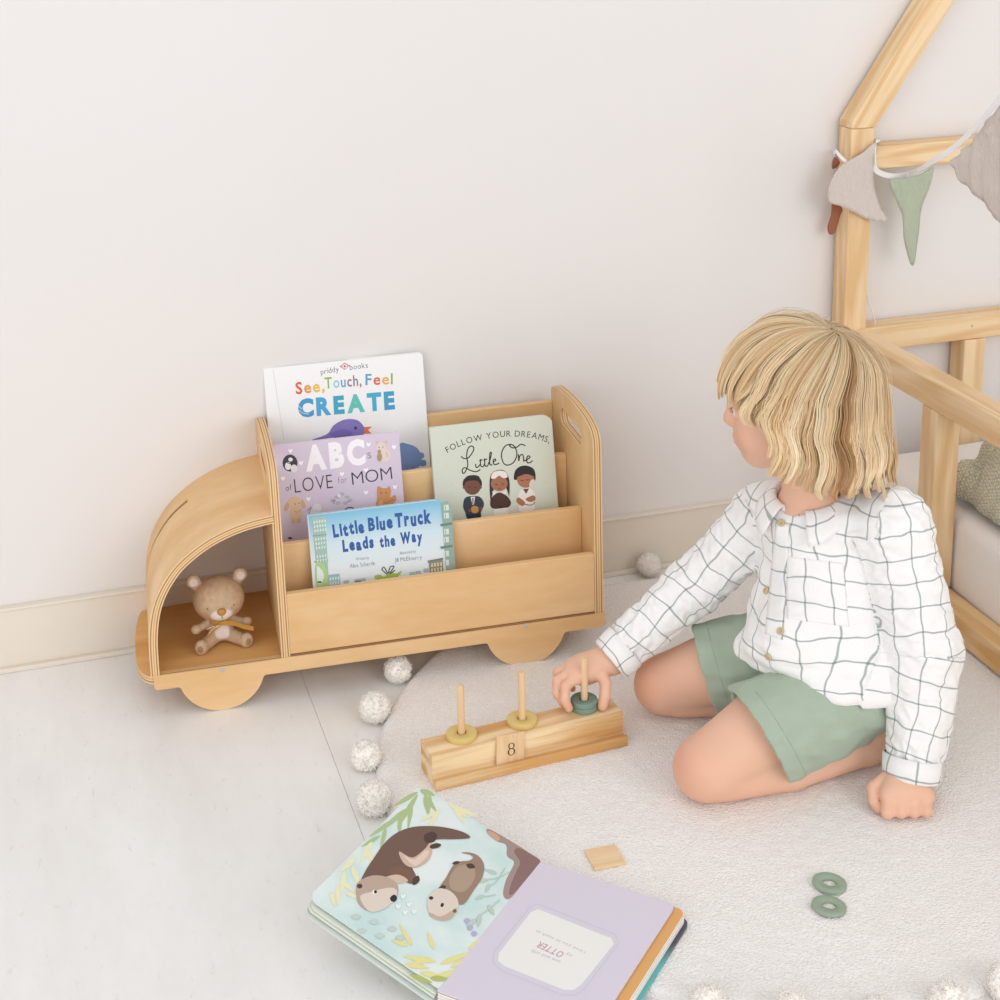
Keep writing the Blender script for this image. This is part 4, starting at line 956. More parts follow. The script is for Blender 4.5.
# right half lies flat
slab('lilac_page', S0, rd, sd, Z, WB, HB, -.0026, 0, .010, [lil, pw])
slab('page', S0-sd*.0, rd, sd, Z, WB+.0135, HB, -.0065, -.0035, .012, [org, wht, wht], [1])
slab('page', S0, rd, sd, Z, WB+.0150, HB, -.0100, -.0070, .012, [wht])
slab('page', S0, rd, sd, Z, WB+.0150, HB, -.0140, -.0108, .012, [wht])
bcm = bpy.data.materials.new('printed_cover'); bcm.use_nodes = True; nt = bcm.node_tree; N = nt.nodes; L = nt.links; tc = N.new('ShaderNodeTexCoord'); sp_ = N.new('ShaderNodeSeparateXYZ'); rp = N.new('ShaderNodeValToRGB')
mr_ = N.new('ShaderNodeMapRange'); mr_.inputs[1].default_value = -.05; mr_.inputs[2].default_value = -.09
L.new(tc.outputs['Object'], sp_.inputs[0]); L.new(sp_.outputs['Y'], mr_.inputs[0]); L.new(mr_.outputs[0], rp.inputs[0]); L.new(rp.outputs[0], N['Principled BSDF'].inputs['Base Color'])
rp.color_ramp.elements[0].color = rgb('4d4a5c'); rp.color_ramp.elements[1].color = rgb('5fb3b3'); N['Principled BSDF'].inputs['Roughness'].default_value = .4
slab('cover_board', S0, rd, sd, Z, WB+.0195, HB, -.0182, -.0145, .013, [bcm])
A = Art(S0+ln*.0001, ld, sd)
# page picture
A.blob([(541, 863), (528, 852), (509, 840), (489, 829), (487, 833), (496, 841), (506, 845), (507, 856), (514, 862), (510, 872), (506, 880), (503, 893), (506, 899), (512, 897), (525, 881)], '9a817b', 4)
A.blob([(541, 863), (530, 854), (519, 848), (514, 852), (520, 862), (516, 872), (511, 884), (509, 894), (514, 893), (528, 877)], '7f5f5c', 4); A.blob([(487, 832), (493, 832), (500, 838), (496, 841)], 'c99a78', 3)
gr, yl, gy, sg = 'a6b87f', 'e5e1b4', 'b5c6b6', 'bccac4'
def leaf(x, y, a, l, w, col):
    c, s_ = math.cos(R(a)), math.sin(R(a)); A.blob([(x, y), (x+c*l*.35-s_*w, y+s_*l*.35+c*w), (x+c*l, y+s_*l), (x+c*l*.4+s_*w, y+s_*l*.4-c*w)], col, 4)
for a in [(418,792,150,30,2.4),(418,794,122,40,2.6),(412,800,98,30,2.4),(408,808,140,36,2.6),(400,814,92,24,2.2),(394,820,146,30,2.4),(386,828,105,22,2.2),(380,836,150,22,2),(425,795,80,22,3),(420,790,20,16,3),(430,795,95,18,2.5),(424,794,55,22,2.5)]: leaf(*a, gr)
for a in [(372,842,120,24,3),(366,850,60,18,3),(356,858,140,22,3),(352,866,70,22,3),(345,872,100,22,3),(340,880,40,20,2.6),(338,884,90,22,2.6),(448,802,40,26,2.4),(450,806,20,30,2.6),(440,808,120,26,2.4),(452,803,60,26,2.4),(436,812,150,20,2),(330,892,70,16,2.4),(345,893,20,20,2)]: leaf(*a, yl)
for a in [(436,962,190,34,3),(440,964,-20,34,3),(430,958,160,24,3),(408,946,200,18,2.6),(412,946,-120,26,2.4),(434,950,-110,20,2.4),(450,968,-30,22,2),(420,972,15,30,3),(404,964,10,26,2.6),(468,950,-40,22,2),(436,977,-15,28,3)]: leaf(*a, 'dfd78c')
for a in [(430,978,5,20,3),(410,975,20,24,2.6)]: leaf(*a, 'a9b55a')
for x, y in ((374, 922), (380, 936), (362, 931), (392, 929), (400, 938), (356, 917)): A.blob([(x-5, y), (x, y-3), (x+5, y), (x, y+3)], sg, 3)
for pth in ([(510, 872), (498, 878), (486, 880)], [(505, 868), (496, 882), (490, 886)], [(500, 900), (488, 910), (477, 918), (470, 930)], [(496, 895), (484, 897)]): A.line(pth, 1, gy)
for a in [(488,880,170,12,2),(490,884,120,10,2),(497,874,200,14,2),(484,896,160,10,2),(488,905,60,12,2.4),(480,914,100,14,2.4),(476,920,150,12,2.4)]: leaf(*a, gy)
for x, y in ((470, 928), (474, 934), (467, 921)): A.ell((x, y), 3, 2.6, 'aaa6cc')
bd, dk, cr = '65483c', '3f2c26', 'c9ac97'
def shaded(P, col, n=5): A.blob(P, col, n)
# big otter
shaded([(360, 886), (365, 872), (374, 858), (384, 844), (397, 833), (415, 827), (440, 827), (462, 832), (470, 838), (455, 839.5), (436, 840), (431, 846), (430, 856), (420, 865), (412, 867), (416, 877), (411, 884), (400, 880), (385, 884), (372, 888)], bd)
shaded([(399, 852), (412, 858), (424, 850), (431, 842), (432, 852), (427, 862), (415, 868), (404, 864)], cr); shaded([(404, 856), (414, 860), (425, 851), (429, 852), (424, 860), (414, 866)], 'dac4b4')
shaded([(398, 866), (408, 870), (416, 877), (417, 884), (412, 884), (404, 880), (392, 879), (390, 872)], '6f4c3c'); shaded([(385, 878), (398, 875), (408, 881), (398, 884), (388, 884)], 'cdb19d')
shaded([(413, 879), (418, 876), (419.5, 881), (415, 885), (412, 884)], dk); shaded([(424, 836), (432, 832), (437, 836), (434, 842), (426, 843)], dk); shaded([(430, 846), (436, 843.5), (441, 845), (438, 848), (431, 849)], dk)
shaded([(356, 888), (360, 881), (372, 876), (385, 877), (396, 883), (398, 893), (392, 903), (380, 911), (368, 911), (358, 903)], 'b39a88'); shaded([(360, 897), (372, 892), (390, 888), (397, 892), (392, 903), (380, 911), (368, 911)], 'd8c8ba')
A.ell((359.5, 886.5), 2.8, 2.4, dk); A.ell((374.5, 892.5), 2.3, 2.3, 'f2efea'); A.ell((375.3, 892.3), 1.5, 1.8, '1a1413'); A.blob([(390, 898), (394, 895), (397, 898), (395, 902), (391, 901.5)], '1f1716', 3)
# small otter
shaded([(440, 888), (446, 878), (453, 866), (460, 862), (469, 861), (473, 858), (470, 855), (461, 853), (470, 853), (479, 857), (484, 866), (482, 878), (474, 890), (464, 904), (455, 903), (446, 896)], '8f7360'); shaded([(449, 880), (456, 868), (466, 865), (474, 869), (474, 880), (464, 892), (452, 890)], 'a48b77')
A.blob([(452, 864), (456, 861.5), (460, 862.5), (456, 865)], dk, 3); A.blob([(466, 865), (472, 864), (475, 868), (469, 869)], dk, 3); A.blob([(438, 889), (443, 885.5), (446, 888), (440, 892)], dk, 3)
shaded([(427, 905), (430, 895), (438, 889), (449, 891), (457, 899), (458, 909), (452, 918), (442, 921), (431, 917)], 'd9c9bb'); shaded([(430, 913), (440, 917), (452, 911), (457, 908), (452, 918), (442, 921), (431, 917)], 'bfa28d')
A.ell((431, 898.5), 2.2, 1.8, '1f1716'); A.ell((442, 905.5), 1.6, 2.2, '1a1413', 20); A.ell((454.5, 911.5), 2, 2, '6b4d3f')
for x, y in ((403, 897), (409, 905), (414, 912), (405, 913), (398, 907)): heart(A, x, y, 2.6, 'e9efee')
A.done('otter_illustration', ob)
A = Art(S0+Z*.0001, rd, sd)
panel = [(531, 912), (538, 909), (600, 934), (611, 938), (614, 944), (582, 984), (574, 990), (564, 990), (504, 966), (498, 961), (499, 953)]
out = [(530, 907), (538, 904), (602, 929), (615, 934), (619, 943), (586, 987), (576, 995), (562, 995), (500, 970), (493, 962), (494, 952)]
A.line(out+[out[0]], .9, 'cbc2d4', False); A.poly(panel, 'edebe8')
def utext(stg, a, b, h, col, bold=0):                          # read from the far side of the book
    A.text(stg, [b, a], h, col, bold, flip=True)
utext('I love you as much as', (537, 930), (586, 951.5), 3, 'b4b2b0'); utext('OTTER', (540, 941.5), (565, 953), 6, 'c69aa4', .02); utext('my', (567, 952.5), (573, 955), 3, 'b4b2b0'); utext('one and only', (532, 949.5), (561, 961), 3, 'b4b2b0')
A.done('printed_panel', ob)
# ------------------------------------------------------------------ the kneeling child
a3 = lambda v: np.array(v, float)
TCm_ = V((-.49, -.87, 0)).normalized()
Lsh, Rsh = aty(893, 527, 1.775), aty(768, 516, 1.955)
Lel, Lwr = aty(925, 650, 1.715), aty(911, 777, 1.668)
Rel, Rwr = aty(692, 588, 1.995), V((RINGC.x+.050, RINGC.y+.036, RINGC.z+.066))
Rwr = aty(611, 659, RINGC.y+.030)
Nb = aty(808, 500, 1.862); HC = aty(796, 396, 1.865)
Pv = V((1.062, 1.82, .125)); Lhp = V((1.06, 1.780, .120)); Rhp = V((1.05, 1.885, .120))
Lkn = atz(707, 767, .058); Rkn = atz(664, 684, .058); Lan = atz(866, 748, .040); Ran = V((1.09, 1.93, .044))
CH1 = aty(824, 555, 1.862); CH2 = aty(820, 620, 1.845); CH3 = aty(818, 672, 1.835)
hp = R(7); hf0 = V((-.835, .55, 0)).normalized(); Hf = (hf0*math.cos(hp)-Z*math.sin(hp)).normalized(); Hu = (Z*math.cos(hp)+hf0*math.sin(hp)).normalized(); Hl = Hu.cross(Hf).normalized()
H = lambda f, l, u: HC+Hf*f+Hl*l+Hu*u
HR = np.array([Hf, Hl, Hu])
kid_ = empty('person', V((Pv.x, Pv.y, 0)), 'young blond child in checked shirt and sage shorts kneeling on the rug', 'person')
KI = Matrix.Translation(kid_.location).inverted()
def kobj(name, vs, fq, m, parent=None, tintc=None, smooth=True):
    off = kid_.location
    me = fast_mesh(name, np.asarray(vs)-a3(off), fq)
    if tintc is not None: set_tint(me, tintc)
    return obj(name, me, m, parent or kid_, smooth)
# body: one continuous surface
g = SDF((.66, 1.56, -.002), (1.26, 2.16, .70), .0024)
g.cone(Pv, CH2, .070, .068, .02); g.cone(CH2, CH1, .068, .070, .02); g.cone(CH1, Nb-Z*.03, .066, .050, .02)
g.cone(Nb-Z*.03, Lsh, .036, .034, .02); g.cone(Nb-Z*.03, Rsh, .036, .034, .02)
g.ell(Pv, (.075, .085, .060), .02)
for hp_, kn, an, kr, tr_ in ((Lhp, Lkn, Lan, .0445, .059), (Rhp, Rkn, Ran, .0430, .058)):
    mid = hp_.lerp(kn, .5)+Z*.016
    g.cone(hp_, mid, .062, tr_, .02); g.cone(mid, kn, tr_, kr, .012)
    g.ell(kn+Z*-.002, (kr+.001, kr, kr-.001), .010)
    sk = kn+(an-kn)*.10+Z*-.014
    cm = sk.lerp(an, .45); cm.z = .046; cm += TCm_*.012; sk += TCm_*.006
    g.cone(sk, cm, .034, .036, .006); g.cone(cm, an, .036, .024, .006)
    d = (an-kn).normalized(); toe = an+d*.075+Z*-.012
    g.cone(an, toe, .023, .016, .010, flat=((0, 0, 1), 1.3)); g.cone(an, an+d*.01+Z*.02, .022, .018, .01)
    sd_ = V((-d.y, d.x, 0))
    for k in range(5): g.cone(toe+sd_*(k-2)*.0095, toe+sd_*(k-2)*.0105+d*(.014-.002*abs(k-1)), .0075, .0062, .003)
for sh, el, wr, s_ in ((Lsh, Lel, Lwr, 1), (Rsh, Rel, Rwr, -1)):
    g.cone(sh, el, .036, .029, .012); g.cone(el, wr, .030, .0205, .012)
g.cone(Nb-Z*.02, H(-.014, 0, -.055), .037, .037, .014)
# head
g.ell(H(-.006, 0, .016), (.0930, .0735, .0800), .0, HR)
g.ell(H(.026, 0, -.030), (.0600, .0580, .0660), .022, HR)
g.ell(H(.060, 0, -.0810), (.0205, .0240, .0190), .030, HR)
g.ell(H(.058, 0, .026), (.0300, .0480, .0300), .016, HR)
for s_ in (-1, 1):
    g.ell(H(.052, s_*.0320, -.044), (.0280, .0260, .0270), .022, HR)
    g.ell(H(.0915, s_*.0290, -.0085), (.0100, .0140, .0085), .010, HR, 'sub')
    g.ell(H(-.010, s_*.0745, -.022), (.0150, .0050, .0240), .004, HR); g.ell(H(-.008, s_*.0785, -.020), (.0090, .0045, .0150), .003, HR, 'sub')
    g.ell(H(.0720, s_*.0285, -.0090), (.0135, .0135, .0130), .002, HR)
    g.ell(H(.0930, s_*.0068, -.0325), (.0055, .0050, .0048), .004, HR)
g.cone(H(.0780, 0, .020), H(.0860, 0, -.020), .0130, .0105, .010); g.cone(H(.0860, 0, .000), H(.0935, 0, -.0250), .0060, .0080, .010); g.ell(H(.0965, 0, -.0290), (.0075, .0082, .0070), .008, HR)
g.ell(H(.0780, 0, -.0540), (.0130, .0230, .0180), .014, HR)
g.ell(H(.0875, 0, -.0530), (.0062, .0145, .0042), .005, HR); g.ell(H(.0860, 0, -.0620), (.0062, .0125, .0046), .005, HR)
g.ell(H(.0945, 0, -.0575), (.0050, .0170, .0010), .002, HR, 'sub')
# right hand closing on the rings
def hand(wr, K, F_, pr, fr_, kk=.010):
    for k_ in K: g.cone(wr, k_, .0185, pr, kk)
    for ch, r0 in zip(F_, fr_):
        for i in range(len(ch)-1): g.cone(ch[i], ch[i+1], r0*(1-.07*i), r0*(1-.07*(i+1)), .0022)
rc = lambda x, y, z: RINGC+V((x, y, z))
RF = [[rc(-.012, .006, .040), rc(-.0300, -.002, .034), rc(-.0335, -.008, .017), rc(-.0280, -.0105, .003)],
      [rc(-.014, .020, .042), rc(-.0370, .014, .036), rc(-.0395, .008, .019), rc(-.0310, .004, .003)],
      [rc(-.008, .033, .045), rc(-.0300, .034, .037), rc(-.0305, .028, .017), rc(-.0235, .021, .004)],
      [rc(.004, .043, .043), rc(-.012, .048, .034), rc(-.012, .043, .018), rc(-.006, .034, .006)],
      [rc(.030, .012, .040), rc(.0325, -.003, .027), rc(.0285, -.0115, .013), rc(.0225, -.0165, .000)]]
hand(Rwr, [f[0] for f in RF[:4]]+[rc(.024, .016, .040)], RF, .0110, [.0082, .0084, .0078, .0068, .0096])
g.ell(rc(.012, .025, .034), (.027, .013, .020), .010)
# left fist planted on the rug
FX = V((.954, -.299, 0)); TCm = V((-.49, -.87, 0)).normalized(); Fc = atz(907, 800, .028)
lf = lambda x, t, z: Fc+FX*x+TCm*t+Z*(z-.028)
LF = []
for j, (x, zz) in enumerate(((-.0255, .040), (-.0085, .0435), (.0085, .0415), (.0245, .036))):
    LF.append([lf(x, .004, zz), lf(x*1.04, .021, .0245-.001*(j == 0)), lf(x, .010, .0205), lf(x*.97, -.006, .021)])
LF.append([lf(-.030, -.020, .050), lf(-.047, -.012, .041), lf(-.0455, .0, .028), lf(-.0385, .007, .0205)])
hand(Lwr, [f[0] for f in LF[:4]]+[lf(-.022, -.012, .046)], LF, .0130, [.0100, .0102, .0100, .0090, .0088], .012)
g.ell(lf(0, -.006, .036), (.028, .022, .018), .01)
g.cut((0, 0, .0105), (0, 0, -1), .004)
vs, fq = g.mesh(2)
n = len(vs); hc = (vs-a3(HC)) @ HR.T; sp = lambda x: np.clip(x, 0, 1)
c = np.tile(lin('e8baa0'), (n, 1)); c = c*(1+.03*np.array([noise.noise(V(v)*25) for v in vs]))[:, None]
gauss = lambda d, r: np.exp(-(d/r)**2)
c = blend(c, 'd98a72', .3*gauss(np.linalg.norm(hc-[.074, .034, -.044], axis=1), .022)); c = blend(c, 'd98a72', .3*gauss(np.linalg.norm(hc-[.074, -.034, -.044], axis=1), .022))
c = blend(c, 'c9776a', .75*sp(1.4-np.sqrt(((hc[:, 2]+.0580)/.0082)**2+(hc[:, 1]/.0155)**2)*1.1)*(hc[:, 0] > .080))
c = blend(c, 'd98a70', .4*gauss(np.linalg.norm(hc-[.102, 0, -.032], axis=1), .010)); c = blend(c, 'd8856b', .35*gauss(np.abs(hc[:, 1])-.078, .006)*(np.abs(hc[:, 0]+.01) < .02)*(np.abs(hc[:, 2]+.02) < .03))
for kn in (Lkn, Rkn): c = blend(c, 'd58f72', .45*gauss(np.linalg.norm(vs-a3(kn+V((-.03, -.005, .01))), axis=1), .035))
for fl_ in RF+LF:
    c = blend(c, 'd98c72', .45*gauss(np.linalg.norm(vs-a3(fl_[-1]), axis=1), .011)); c = blend(c, 'd6927a', .25*gauss(np.linalg.norm(vs-a3(fl_[1]), axis=1), .008))
crown = np.array([-.50, 0, .87]); crown /= np.linalg.norm(crown)
scalp = ((hc[:, 2] > .034-.0*hc[:, 0]) | (hc[:, 0] < .012)) & (hc[:, 2] > -.065) & ((hc[:, 2] > .06) | (hc[:, 0] < .066)) & (np.abs(hc[:, 1]) < .0765) & ~((np.abs(hc[:, 1]) > .060) & (np.abs(hc[:, 0]+.01) < .018) & (np.abs(hc[:, 2]+.02) < .028))
c = blend(c, 'c9a272', scalp*.9*(np.linalg.norm(hc, axis=1) < .13))
skin = vcol_mat('skin', rough=.5, spec=.25, sss=.12, bump=.05, bscale=600)
body = kobj('body', vs, fq, skin, tintc=c)
# eyes
for s_ in (-1, 1):
    e_ = H(.0744, s_*.0285, -.0095); bm = bmesh.new(); lathe(bm, [(0, .0116), (.0030, .0112), (.0031, .01115), (.0058, .0100), (.0060, .0099), (.0090, .0074), (.0116, 0), (.0090, -.0074), (0, -.0116)], 24)
    for f in bm.faces:
        zc = f.calc_center_median().z; f.material_index = 2 if zc > .0111 else (1 if zc > .00995 else 0)
    obj('eye', bm, [mat('eye_white', 'e9e4e0', .25, .5), mat('iris', '6d86a0', .2, .5), mat('pupil', '16130f', .2, .5)], kid_, True, KI @ frame(e_, Hl, Hu, Hf))
    bm = bmesh.new()
    for k in range(16):
        t = (k/15-.5)*1.5; b0 = V((math.sin(t)*.0128, .0040-.0035*abs(t)**1.6, math.cos(t)*.0128)); tube(bm, [b0, b0+V((math.sin(t)*.002, -.0002, .0018)), b0+V((math.sin(t)*.0035, .0008, .0036))], [.0002, .0002, .0001], 4)
    tube(bm, [V((math.sin(t)*.0129, .0041-.0035*abs(t)**1.6, math.cos(t)*.0129)) for t in [(k/12-.5)*1.6 for k in range(13)]], .0004, 5)
    obj('eyelashes', bm, mat('lash', 'a88462', .6), kid_, True, KI @ frame(e_, Hl, Hu, Hf))
bm = bmesh.new(); bmesh.ops.create_icosphere(bm, subdivisions=2, radius=.0011)

# ---- shirt
def seg_coord(v, segs):
    """nearest bone of a chain -> (length along chain, angle round it)"""
    best = None; L0 = 0
    for (a, b, rr, ref) in segs:
        a, b = a3(a), a3(b); d = b-a; L = np.linalg.norm(d); d = d/L; q = v-a; t = q@d; tc_ = np.clip(t, 0 if best is not None else -1, L if (a3(segs[-1][1]) != b).any() else 9)
        p = q-np.outer(np.clip(t, 0, L), d); dist = np.linalg.norm(p, axis=1)
        r1 = a3(ref)-d*(a3(ref)@d); r1 /= np.linalg.norm(r1); r2 = np.cross(d, r1); ang_ = np.arctan2(p@r2, p@r1)
        if best is None: best = [dist-rr, L0+t, ang_]
        else:
            m = dist-rr < best[0]; best[0] = np.where(m, dist-rr, best[0]); best[1] = np.where(m, L0+t, best[1]); best[2] = np.where(m, ang_, best[2])
        L0 += L
    return best
g = SDF((.70, 1.60, .05), (1.27, 2.14, .52), .0028)
S_ax = (Lsh-Rsh).normalized()
g.cone(CH3-Z*.06+V((.010, 0, 0)), CH2, .104, .096, .02, flat=(S_ax, .94)); g.cone(CH2, CH1, .092, .082, .02, flat=(S_ax, .92)); g.cone(CH1, Nb-Z*.045, .080, .052, .03, flat=(S_ax, .9))
g.cone(Nb-Z*.034, Lsh, .040, .046, .03); g.cone(Nb-Z*.034, Rsh, .040, .044, .03)
tl0, tl1 = aty(790, 640, 1.80), aty(757, 655, 1.845)
g.cone(tl0, tl1, .056, .036, .03); g.cone(CH2, aty(862, 676, 1.770), .060, .062, .03); g.cone(CH2, aty(832, 684, 1.765), .060, .060, .03)
hem_n = V((-.17, .05, -1)).normalized(); g.cut(aty(800, 693, 1.745), hem_n, .006)
Lm = Lel.lerp(Lwr, .5)+V((.004, 0, 0)); Lce = Lel.lerp(Lwr, .985); Rce = Rel.lerp(Rwr, .975)
g.cone(Lsh, Lel, .050, .0455, .02); g.cone(Lel, Lm, .0455, .0420, .01); g.cone(Lm, Lce, .0420, .0345, .006)
g.cone(Rsh, Rel, .047, .0400, .02); g.cone(Rel, Rel.lerp(Rwr, .6), .0400, .0350, .01); g.cone(Rel.lerp(Rwr, .6), Rce, .0350, .0300, .006)
for el, wr, ce, rr in ((Lel, Lwr, Lce, .028), (Rel, Rwr, Rce, .025)):
    d = (wr-el).normalized(); g.cone(ce-d*.030, wr+d*.03, rr, rr, .0, 'sub'); g.ell(ce+d*.095, (.095,)*3, .0, None, 'sub')
g.cone(Nb-Z*.036, Nb+Z*.08, .040, .056, .004, 'sub')
vs, fq = g.mesh(2); N_ = normals(vs, fq)
tors = [(CH3-Z*.05, CH2, .093, (-.84, -.54, 0)), (CH2, CH1, .086, (-.84, -.54, 0)), (CH1, Nb, .06, (-.84, -.54, 0))]
slL = [(Lsh, Lel, .046, (-.7, -.7, 0)), (Lel, Lce, .046, (-.7, -.7, 0))]; slR = [(Rsh, Rel, .040, (0, -1, .3)), (Rel, Rce, .040, (0, -1, .3))]
res = [seg_coord(vs, s_) for s_ in (tors, slL, slR)]
dd = np.stack([res[0][0]-.004, res[1][0], res[2][0]], 1)
dd[:, 1] += (res[1][1] < .0)*.05; dd[:, 2] += (res[2][1] < .0)*.05
lab = dd.argmin(1)
# creases: stretched noise across each piece, stronger at elbows and waist
disp = np.zeros(len(vs))
for i in range(len(vs)):
    k = lab[i]; v_, a_ = res[k][1][i], res[k][2][i]; p = V(vs[i])
    q = V((v_*34+1.5*math.sin(a_), a_*1.1, k*5.)); d0 = noise.noise(q)*.9+.6*noise.noise(V((v_*70, a_*2.4+v_*22, k*3.+9)))
    d1 = noise.noise(p*20)*.7+noise.noise(p*48+V((4, 0, 0)))*.35
    am = .0064
    if k: am += .0008*math.exp(-((v_-.15)/.06)**2)
    else: am += .0022*math.exp(-((v_-.06)/.045)**2)
    r_ = 1-2*abs(d0) if k else d0
    disp[i] = am*(.55*r_+.75*d1)
vs = vs+N_*disp[:, None]
def plaid():
    m = mat('checked_cotton', 'f1efee', .85, .15, sheen=.15); nt = m.node_tree; N = nt.nodes; L = nt.links; b = N['Principled BSDF']
    uv = N.new('ShaderNodeUVMap'); tc = N.new('ShaderNodeTexCoord'); nz = N.new('ShaderNodeTexNoise'); nz.inputs['Scale'].default_value = 22; nz.inputs['Detail'].default_value = 1
    L.new(tc.outputs['Object'], nz.inputs['Vector'])
    sb = N.new('ShaderNodeVectorMath'); sb.operation = 'SUBTRACT'; sb.inputs[1].default_value = (.5, .5, .5); L.new(nz.outputs['Color'], sb.inputs[0])
    sc = N.new('ShaderNodeVectorMath'); sc.operation = 'SCALE'; sc.inputs['Scale'].default_value = .016; L.new(sb.outputs[0], sc.inputs[0])
    ad = N.new('ShaderNodeVectorMath'); L.new(uv.outputs[0], ad.inputs[0]); L.new(sc.outputs[0], ad.inputs[1]); sp_ = N.new('ShaderNodeSeparateXYZ'); L.new(ad.outputs[0], sp_.inputs[0])
    outs = []
    for ax in ('X', 'Y'):
        pg = N.new('ShaderNodeMath'); pg.operation = 'PINGPONG'; pg.inputs[1].default_value = .0172; L.new(sp_.outputs[ax], pg.inputs[0])
        mr = N.new('ShaderNodeMapRange'); mr.interpolation_type = 'SMOOTHSTEP'; mr.inputs[1].default_value = .0005; mr.inputs[2].default_value = .0016; mr.inputs[3].default_value = .75; mr.inputs[4].default_value = 0; L.new(pg.outputs[0], mr.inputs[0]); outs.append(mr.outputs[0])
    s1 = N.new('ShaderNodeMath'); s1.operation = 'ADD'; s1.use_clamp = True; L.new(outs[0], s1.inputs[0]); L.new(outs[1], s1.inputs[1])
    mx = N.new('ShaderNodeMix'); mx.data_type = 'RGBA'; mx.inputs[6].default_value = rgb('f3f1f0'); mx.inputs[7].default_value = rgb('84948f'); L.new(s1.outputs[0], mx.inputs[0]); L.new(mx.outputs[2], b.inputs['Base Color'])
    wv = N.new('ShaderNodeTexNoise'); wv.inputs['Scale'].default_value = 90; wv.inputs['Detail'].default_value = 5; L.new(tc.outputs['Object'], wv.inputs['Vector'])
    bp = N.new('ShaderNodeBump'); bp.inputs['Strength'].default_value = .35; bp.inputs['Distance'].default_value = .003; L.new(wv.outputs['Fac'], bp.inputs['Height']); L.new(bp.outputs[0], b.inputs['Normal']); return m
PL = plaid()
def piece(name, k, parent, rad, rot=0., shift=0.):
    """faces of one tailored piece, with the weave laid along it"""
    fl_ = lab[fq]; sel = (fl_ == k).sum(1) >= 2 if k == 0 else ((fl_ == k).sum(1) >= 3)
    if k == 0: sel = ~(((fl_ == 1).sum(1) >= 3) | ((fl_ == 2).sum(1) >= 3))
    ff = fq[sel]; used = np.unique(ff); mp_ = np.full(len(vs), -1); mp_[used] = np.arange(len(used)); V_ = vs[used]; f2 = mp_[ff]
    me = fast_mesh(name, V_-a3(kid_.location), f2)
    _, ln_, an_ = seg_coord(V_, (tors, slL, slR)[k]); an_ = an_ if True else an_
    li = np.empty(len(me.loops), np.int64); me.loops.foreach_get('vertex_index', li); A_ = an_[li].reshape(-1, 4); L_ = ln_[li].reshape(-1, 4)
    A_ = np.where(A_-A_[:, :1] > np.pi, A_-2*np.pi, A_); A_ = np.where(A_-A_[:, :1] < -np.pi, A_+2*np.pi, A_)
    x = A_*rad+shift; y = L_
    if k == 0:
        Pq = V_[li].reshape(-1, 4, 3); fb_ = np.array([-.84, -.54, 0]); sa_ = a3(S_ax); sa_[2] = 0; sa_ /= np.linalg.norm(sa_); x = Pq@sa_+.15*Pq[..., 2]; y = Pq[..., 2]-.55*np.clip((Pq@fb_)+((a3(Nb)@-fb_))-.02, -1, 0)*(Pq[..., 2] > 9)-.10*(Pq@fb_)
    u_ = x*math.cos(rot)-y*math.sin(rot); w_ = x*math.sin(rot)+y*math.cos(rot)
    uvl = me.uv_layers.new(name='UVMap'); uvl.data.foreach_set('uv', np.stack([u_.ravel(), w_.ravel()], 1).astype(np.float32).ravel())
    return obj(name, me, PL, parent, True)
shirt = piece('shirt', 0, kid_, .0985, .0, .010)
piece('sleeve', 1, shirt, .0455, .12); piece('sleeve', 2, shirt, .0400, -.1)
BV = BVHTree.FromPolygons([V(v) for v in vs], [tuple(f) for f in fq])
def onshirt(x, y, off=0.):
    p, n_, i, d = BV.ray_cast(CAM, ray(x, y))
    if p is None: p, n_, i, d = BV.find_nearest(aty(x, y, 1.80))
    if n_.dot(CAM-p) < 0: n_ = -n_
    return p+n_*off, n_
def patch(name, quad, nx, ny, off, th, uvs=1., uvo=(0, 0)):
    """cloth patch laid on the shirt between four picture corners (tl,tr,br,bl)"""
    tl_, tr_, br, bl = [V((*q, 0)) for q in quad]; P = []; U = []
    for j in range(ny+1):
        for i in range(nx+1):
            a = tl_.lerp(tr_, i/nx); b_ = bl.lerp(br, i/nx); q = a.lerp(b_, j/ny); P.append(onshirt(q.x, q.y, off)[0])
    W_ = (P[nx]-P[0]).length; Hh = (P[-1]-P[nx]).length
    me = bpy.data.meshes.new(name); me.from_pydata([tuple(p-kid_.location) for p in P], [], [(j*(nx+1)+i, (j+1)*(nx+1)+i, (j+1)*(nx+1)+i+1, j*(nx+1)+i+1) for j in range(ny) for i in range(nx)])
    ul = me.uv_layers.new(name='UVMap')
    for l in me.loops:
        i, j = l.vertex_index % (nx+1), l.vertex_index//(nx+1); ul.data[l.index].uv = (uvo[0]+W_*i/nx, uvo[1]+Hh*j/ny)
    o = obj(name, me, PL, shirt, True); so = o.modifiers.new('cloth', 'SOLIDIFY'); so.thickness = th; so.offset = 1; return o
patch('pocket', ((786, 556), (843, 563), (849, 627), (787, 619)), 20, 20, -.0003, .0012, uvo=(.008, .006))
patch('placket', ((776, 522), (790, 524), (783, 640), (765, 634)), 5, 30, -.0003, .0013, uvo=(.012, .004))
bt = mat('button_shell', 'cdb58f', .4, .4)
for x, y in ((782, 523), (767, 591), (781, 631.5), (769, 656)):
    p, n_ = onshirt(x, y, .0022); x_ = n_.orthogonal().normalized()
    bm = bmesh.new(); lathe(bm, [(0, .0008), (.0022, .0008), (.0028, .0019), (.0044, .0021), (.0053, .0012), (.0053, -.0008), (0, -.001)], 20)
    for q in ((.001, .001), (-.001, -.001)): tube(bm, [(q[0], q[1], .0007), (q[0], q[1], .0013)], .0005, 6)
    obj('button', bm, bt, shirt, True, KI @ frame(p, x_, n_.cross(x_), n_))
